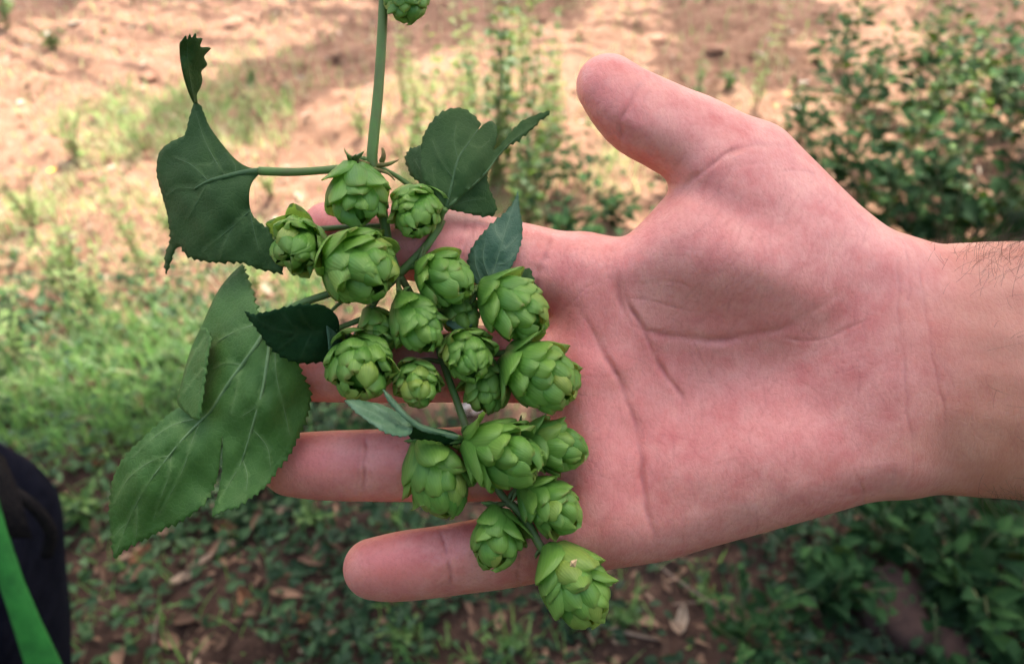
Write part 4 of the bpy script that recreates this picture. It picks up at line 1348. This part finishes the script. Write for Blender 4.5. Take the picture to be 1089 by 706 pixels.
# ------------------------------------------------------------------ fallen leaves, chips, twigs, clods
def curled_leaf(name, u, v, L, W, rz, material, label, cat='fallen leaf', curl=.5, lift=.006):
    g = ground(u, v); r = np.random.default_rng(int(u * 7 + v))
    n, m_ = 11, 7
    V, F = [], []
    for i in range(n):
        s = i / (n - 1)
        w = W * (math.sin(math.pi * min(1, .06 + .92 * s)) ** .8)
        for j in range(m_):
            q = j / (m_ - 1) * 2 - 1
            zz = curl * W * q * q + .22 * L * curl * (s - .5) ** 2 + .05 * W * math.sin(9 * s + 4 * q)
            V.append(((s - .5) * L, q * w * .5 * (1 + .10 * math.sin(17 * s + q)), zz))
    for i in range(n - 1):
        for j in range(m_ - 1):
            F.append((i * m_ + j, i * m_ + j + 1, (i + 1) * m_ + j + 1, (i + 1) * m_ + j))
    o = link(name, new_mesh(name, V, F, M[material]))
    so = o.modifiers.new('thickness', 'SOLIDIFY'); so.thickness = .0008
    o.location = (g[0], g[1], float(height(g[0], g[1])) + lift)
    o.rotation_euler = (r.normal(0, .15), r.normal(0, .15), R(rz))
    return tag(o, label, cat)


for a in [
    (103, 495, .052, .022, 10, 'dry', 'rust brown curled leaf lying in the shaded grass at the left'),
    (195, 612, .060, .020, 35, 'pale_dry', 'pale dry leaf with a stalk below the big leaf'),
    (212, 598, .050, .012, 40, 'pale_dry', 'narrow bleached leaf beside the pale one below the big leaf'),
    (240, 560, .060, .030, -20, 'dry', 'brown leaf just below the big leaf lobe'),
    (150, 590, .05, .026, 60, 'dry', 'brown leaf under the pointed end of the big leaf'),
    (262, 640, .05, .024, 120, 'dry', 'brown leaf on dark soil at the lower left'),
    (725, 660, .055, .022, 75, 'pale_dry', 'tan dry leaf on the shaded soil right of the lowest cone'),
    (760, 632, .06, .018, 100, 'dry', 'brown strip of leaf under the palm edge'),
    (935, 690, .045, .022, 20, 'dry', 'yellow brown leaf at the bottom right'),
    (505, 441, .075, .040, 5, 'white', 'pale sheet added as sunlit soil in the gap between the fingers'),  # added pale patch in place of sunlit soil
    (845, 665, .045, .018, 80, 'dry', 'brown dry leaf under the heel of the hand'),
    (320, 660, .05, .02, 10, 'dry', 'brown leaf at the bottom left of the little finger'),
    (95, 448, .030, .018, 10, 'pale_dry', 'pale leaf left of the big leaf'),
    (35, 357, .055, .030, 50, 'pale_dry', 'pale pinkish leaf in the sunlit grass at the left edge'),
]:
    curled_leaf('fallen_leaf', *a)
for a in [
    (82, 30, .075, .05, 20, 'white', 'white chip on the red soil at the upper left'),
    (52, 38, .035, .03, 80, 'white', 'smaller white chip left of the brightest one'),
    (130, 123, .055, .030, 0, 'white', 'white flake left of the rolled leaf tip'),
    (22, 110, .03, .03, 0, 'white', 'tiny white flake by the left edge'),
    (960, 92, .060, .022, 20, 'white', 'white chip among the dark weeds at the right'),
    (855, 88, .050, .030, 10, 'white', 'whitish flake above the thumb mound'),
    (848, 118, .050, .022, -5, 'white', 'pale flake just above the thumb mound'),
    (640, 85, .03, .02, 0, 'white', 'small pale flake behind the thumb tip'),
]:
    curled_leaf('pale_chip', *a, cat='chip', curl=.25)


def twig(pts, r, label):
    P = []
    for (u, v, z) in pts:
        g = ground(u, v); P.append((g[0], g[1], float(height(g[0], g[1])) + z))
    V, F = tube(smooth_line(P, 16), r, 6)
    o = link('dry_twig', new_mesh('dry_twig', V, F, M['twig']))
    return tag(o, label, 'twig')


twig([(600, 652, .010), (650, 675, .02), (700, 684, .008)], [.003, .0035, .002], 'grey twig lying behind the lowest hop cone')
twig([(690, 600, .01), (745, 640, .03), (800, 668, .006)], [.0018, .002, .001], 'thin dry stalk under the edge of the palm')
twig([(188, 618, .008), (215, 600, .02), (238, 578, .008)], [.003, .003, .0015], 'pale twig beside the bleached leaf at the lower left')
twig([(715, 645, .01), (770, 640, .02), (820, 650, .01)], [.0016, .0018, .001], 'straw stalk below the heel of the hand')
twig([(160, 706, .006), (168, 670, .02), (172, 640, .004)], [.002, .002, .001], 'thin straw standing at the bottom left')
twig([(262, 250, .01), (305, 226, .02), (330, 222, .01)], [.003, .004, .002], 'brown stick on the soil under the leaf stalk')


def clod(u, v, s, label, seed, material='stone', name='soil_clod', cat='soil clod'):
    g = ground(u, v)
    bm = bmesh.new(); bmesh.ops.create_icosphere(bm, subdivisions=3, radius=1)
    r = np.random.default_rng(seed); ph = r.uniform(0, 6, 6)
    for q in bm.verts:
        c = q.co
        k = 1 + .16 * math.sin(3 * c.x + ph[0]) * math.sin(2.6 * c.y + ph[1]) + .10 * math.sin(6 * c.z + ph[2] + 4 * c.x) + .06 * math.sin(11 * c.y + ph[3] + 5 * c.x)
        q.co = Vector((c.x * 1.25, c.y * .9, c.z * .42)) * k * s
    me = bpy.data.meshes.new(name); bm.to_mesh(me); bm.free()
    me.materials.append(M[material]); me.polygons.foreach_set('use_smooth', [True] * len(me.polygons))
    o = link(name, me); o.location = (g[0], g[1], float(height(g[0], g[1])) + .2 * s); o.rotation_euler = (0, 0, r.uniform(0, 6))
    return tag(o, label, cat)


clod(945, 655, .075, 'large red brown clod among the dark weeds at the lower right', 1)
clod(1010, 700, .045, 'smaller clod right of the big red brown one', 2)
clod(700, 40, .05, 'crumbly clod on the sunlit soil at the top centre right', 3, 'soil_light')
clod(250, 30, .05, 'crumbly clod on the sunlit soil at the top left', 4, 'soil_light')
clod(160, 90, .035, 'small clod left of the rolled leaf', 5, 'soil_light')
clod(560, 60, .04, 'small clod between the pale weeds at the top', 6, 'soil_light')
clod(760, 60, .04, 'small clod in the shadow above the thumb', 7, 'soil_light')


# small flowers
def flower(u, v, z, material, label):
    g = ground(u, v); mb = MB()
    b = np.array((g[0], g[1], float(height(g[0], g[1]))))
    root = empty('flower', tuple(b)); tag(root, label, 'flower')
    V, F = tube(smooth_line([b, b + (.004, 0, z * .6), b + (0, .006, z)], 8), [.0014, .001], 5)
    link('stalk', new_mesh('stalk', V, F, M['weed_stem']), root)
    for k in range(6):
        a = k * math.pi / 3
        c = b + np.array((0, .006, z)); d = np.array((math.cos(a), math.sin(a), .25)); s = np.array((-math.sin(a), math.cos(a), 0))
        mb.add([c, c + d * .010 - s * .006, c + d * .018, c + d * .010 + s * .006], [(0, 1, 2, 3)])
    mb.build('petals', M[material], root)


flower(834, 112, .05, 'orange', 'small orange flower above the thumb mound')
flower(822, 128, .05, 'orange', 'lower orange flower closest to the edge of the thumb mound')
flower(1088, 205, .12, 'yellow', 'small yellow flower at the right edge')
flower(60, 195, .05, 'yellow', 'small yellow flower at the left among pale weeds')


# ------------------------------------------------------------------ the dark bag at the lower left
def bag():
    M['navy'] = plain('navy_cloth', (.004, .005, .010), (.009, .010, .018), 40, .95, None, .9, .006, .05)
    M['black'] = plain('black_webbing', (.006, .006, .007), (.016, .014, .013), 200, .9, None, .6, .003, .06)
    M['strapgreen'] = plain('green_strap', (.012, .115, .014), (.024, .19, .024), 45, .75, None, .6, .003)
    D = .78   # metres along the lens axis to the near face

    def at(u, v, d):
        return CAMV + FW * d + RT * ((u - 544.5) / FPX * d) + UP * ((353.0 - v) / FPX * d)
    g = at(-90, 706, D)
    root = empty('bag', (g[0], g[1], 0))
    tag(root, 'dark navy cloth bag with a bright green strap at the lower left corner', 'bag')
    # body: sections from the ground up, right hand edge follows the photographed outline
    top = at(-20, 500, D)
    prof = [(0.0, .06, .10), (.12, .10, .12), (.26, .165, .15), (.38, .225, .165), (.46, .245, .16), (.52, .225, .14), (.58, .18, .12), (.63, .12, .09), (.665, .06, .05), (.675, .02, .02)]
    # anchor so the right edge meets the outline: u = 75 at mid height
    e = at(75, 620, D + .02)
    cx, cy = e[0] - .30, e[1] + .06
    zmax = at(30, 540, D)[2]
    k = zmax / .62
    n = 36
    for _ in range(12):
        rim = np.array([(cx + a * math.cos(q), cy + b * math.sin(q), z * k) for z, a, b in smooth_line(prof, 60) for q in np.linspace(0, 6.283, 40)])
        pu, pv = pix(rim[:, 0], rim[:, 1], rim[:, 2])
        sel = (pv > 600) & (pv < 640)
        cx += (62 - pu[sel].max()) / FPX * D
        sel = (pu > -4) & (pu < 12)
        k *= 1 + np.clip((pv[sel].min() - 484) / 2500, -.03, .03)
    V, F = [], []
    for i, (z, a, b) in enumerate(smooth_line(prof, 26)):
        for j in range(n):
            t = 2 * math.pi * j / n
            ca, sa = math.cos(t), math.sin(t)
            ex = .62
            px_ = a * math.copysign(abs(ca) ** ex, ca); py_ = b * math.copysign(abs(sa) ** ex, sa)
            f = 1 + .018 * math.sin(5 * t + 9 * z) + .014 * math.sin(11 * t - 21 * z) + .012 * math.sin(30 * z + 2 * t)
            V.append((cx + px_ * f, cy + py_ * f, z * k))
    for i in range(25):
        for j in range(n):
            F.append((i * n + j, i * n + (j + 1) % n, (i + 1) * n + (j + 1) % n, (i + 1) * n + j))
    F.append(tuple(range(n))[::-1]); F.append(tuple(range(25 * n, 26 * n)))
    link('body', new_mesh('body', V, F, M['navy']), root)
    # flap hanging over the top corner, hem frayed
    def sheet(name, rows, material, th):
        rows = [smooth_line(q, 14) for q in rows]
        V = [p for q in rows for p in q]; m_ = 14
        F = [(i * m_ + j, i * m_ + j + 1, (i + 1) * m_ + j + 1, (i + 1) * m_ + j) for i in range(len(rows) - 1) for j in range(m_ - 1)]
        o = link(name, new_mesh(name, V, F, M[material]), root)
        so = o.modifiers.new('thickness', 'SOLIDIFY'); so.thickness = th; so.offset = 0
        return o
    dd = D - .085
    sheet('flap', [[at(-60, 455, dd + .05), at(-20, 470, dd + .02), at(4, 488, dd + .02)], [at(-60, 500, dd), at(-20, 505, dd - .01), at(16, 515, dd + .01)],
                   [at(-60, 545, dd - .01), at(-20, 550, dd - .02), at(26, 545, dd)], [at(-60, 575, dd - .015), at(-15, 573, dd - .02), at(34, 572, dd)]], 'black', .004)
    sheet('strap', [[at(-30, 500, dd - .03), at(-18, 506, dd - .03), at(-6, 512, dd - .03)], [at(-14, 556, dd - .04), at(-4, 560, dd - .04), at(8, 566, dd - .035)],
                    [at(0, 620, dd - .045), at(12, 618, dd - .045), at(25, 616, dd - .04)], [at(16, 670, dd - .045), at(30, 665, dd - .045), at(44, 660, dd - .04)],
                    [at(36, 735, dd - .045), at(54, 728, dd - .045), at(72, 718, dd - .04)], [at(60, 800, dd - .045), at(80, 790, dd - .045), at(100, 776, dd - .04)]], 'strapgreen', .003)
    V, F = tube(smooth_line([at(8, 520, D), at(25, 530, D - .02), at(42, 545, D - .02), at(54, 566, D - .01), at(50, 590, D)], 24), [.006, .006], 8)
    link('cord_loop', new_mesh('cord_loop', V, F, M['black']), root)


bag()


# ------------------------------------------------------------------ the trees that shade the near ground (above the picture), and an added hedge
def tree(x, y, h, blobs, label, seed, nleaf, size):
    root = empty('shade_tree', (x, y, 0)); tag(root, label, 'tree')
    r = np.random.default_rng(seed)
    mb = MB()
    V, F = tube(smooth_line([(x, y, -.1), (x + .05, y - .04, h * .4), (x - .04, y, h)], 20), [.15, .11, .08], 12); mb.add(V, F)
    for c, s in blobs:
        V, F = tube(smooth_line([(x, y, h * .75), ((x + c[0]) / 2, (y + c[1]) / 2, (h * .9 + c[2]) / 2), c], 12), [.06, .03, .012], 7); mb.add(V, F)
    mb.build('trunk', M['bark'], root)
    P = []
    per = nleaf // len(blobs)
    for c, s in blobs:
        q = r.normal(0, 1, (per, 3)); q /= np.linalg.norm(q, axis=1)[:, None]
        q *= (r.random(per) ** .45)[:, None]
        P.append(np.array(c) + q * np.array(s))
    P = np.vstack(P); n = len(P)
    d = r.normal(0, 1, (n, 3)); d[:, 2] -= .4
    nn = r.normal(0, .5, (n, 3)); nn[:, 2] += 1
    L = r.uniform(.6, 1.3, n) * size
    leaf_cloud('crown', P, d, nn, L, L * .6, r.random(n), 'crown', root)


def on_ray(gx, gy, z, gz=0.0):
    """the point at height z whose shadow falls on (gx, gy, gz)"""
    t = (z - gz) / sdir.z
    return (gx + sdir.x * t, gy + sdir.y * t, z)


SH = []
for gx_, gy_, z, s in [(-1.6, .55, 3.3, (.75, .8, .4)), (-.6, .62, 3.4, (.75, .80, .4)), (.3, .60, 3.3, (.75, .85, .4)), (1.2, .75, 3.5, (.75, .8, .4)), (2.0, .7, 3.4, (.8, .9, .4)),
                       (0.0, .0, 3.6, (.8, .6, .4)), (-1.0, -.1, 3.5, (.9, .6, .4)), (1.1, .0, 3.5, (.8, .6, .4)), (.1, -.8, 3.3, (.7, .6, .4)), (.9, -.9, 3.4, (.8, .6, .4)), (-.8, -.9, 3.4, (.8, .6, .4))]:
    SH.append((on_ray(gx_, gy_, z), s))
tree(3.9, 5.0, 3.4, SH, 'spreading leafy tree whose crown shades the hand', 41, 9000, .17)
SH2 = []
for u, v, wpx, hpx in [(500, 4, 45, 22), (450, 20, 45, 26), (400, 44, 45, 26), (350, 70, 42, 22), (300, 96, 40, 20), (250, 118, 34, 16), (205, 132, 26, 10), (430, -40, 60, 30),
                       (760, 20, 45, 40), (800, 60, 40, 26), (735, 70, 24, 20), (840, 10, 40, 20), (1040, 20, 50, 16), (580, 2, 30, 12), (30, 2, 45, 12), (640, -30, 60, 20), (1100, 60, 40, 30)]:
    g = ground(u, v)
    k = np.linalg.norm(g - CAMV) / FPX
    SH2.append((on_ray(g[0], g[1], 3.0 + .3 * math.sin(u)), (wpx * k, hpx * k / .36, .18)))
tree(-4.4, 7.4, 3.2, SH2, 'smaller tree farther back casting broken shade on the red soil', 42, 16000, .11)
ADDED_HEDGE = []  # added, never in view: leaf wall that blocks low sky light from behind
for k in range(9):
    xk = -3.2 + .8 * k
    for zz in (.5, 1.2, 1.85):
        ADDED_HEDGE.append(((xk + .1 * math.sin(5 * k + zz), -1.75 + .12 * math.cos(3 * k), zz), (.55, .35, .48)))
tree(.3, -2.3, 2.2, ADDED_HEDGE, 'unseen leafy hedge added behind the camera to cut the low sky light', 43, 9000, .16)
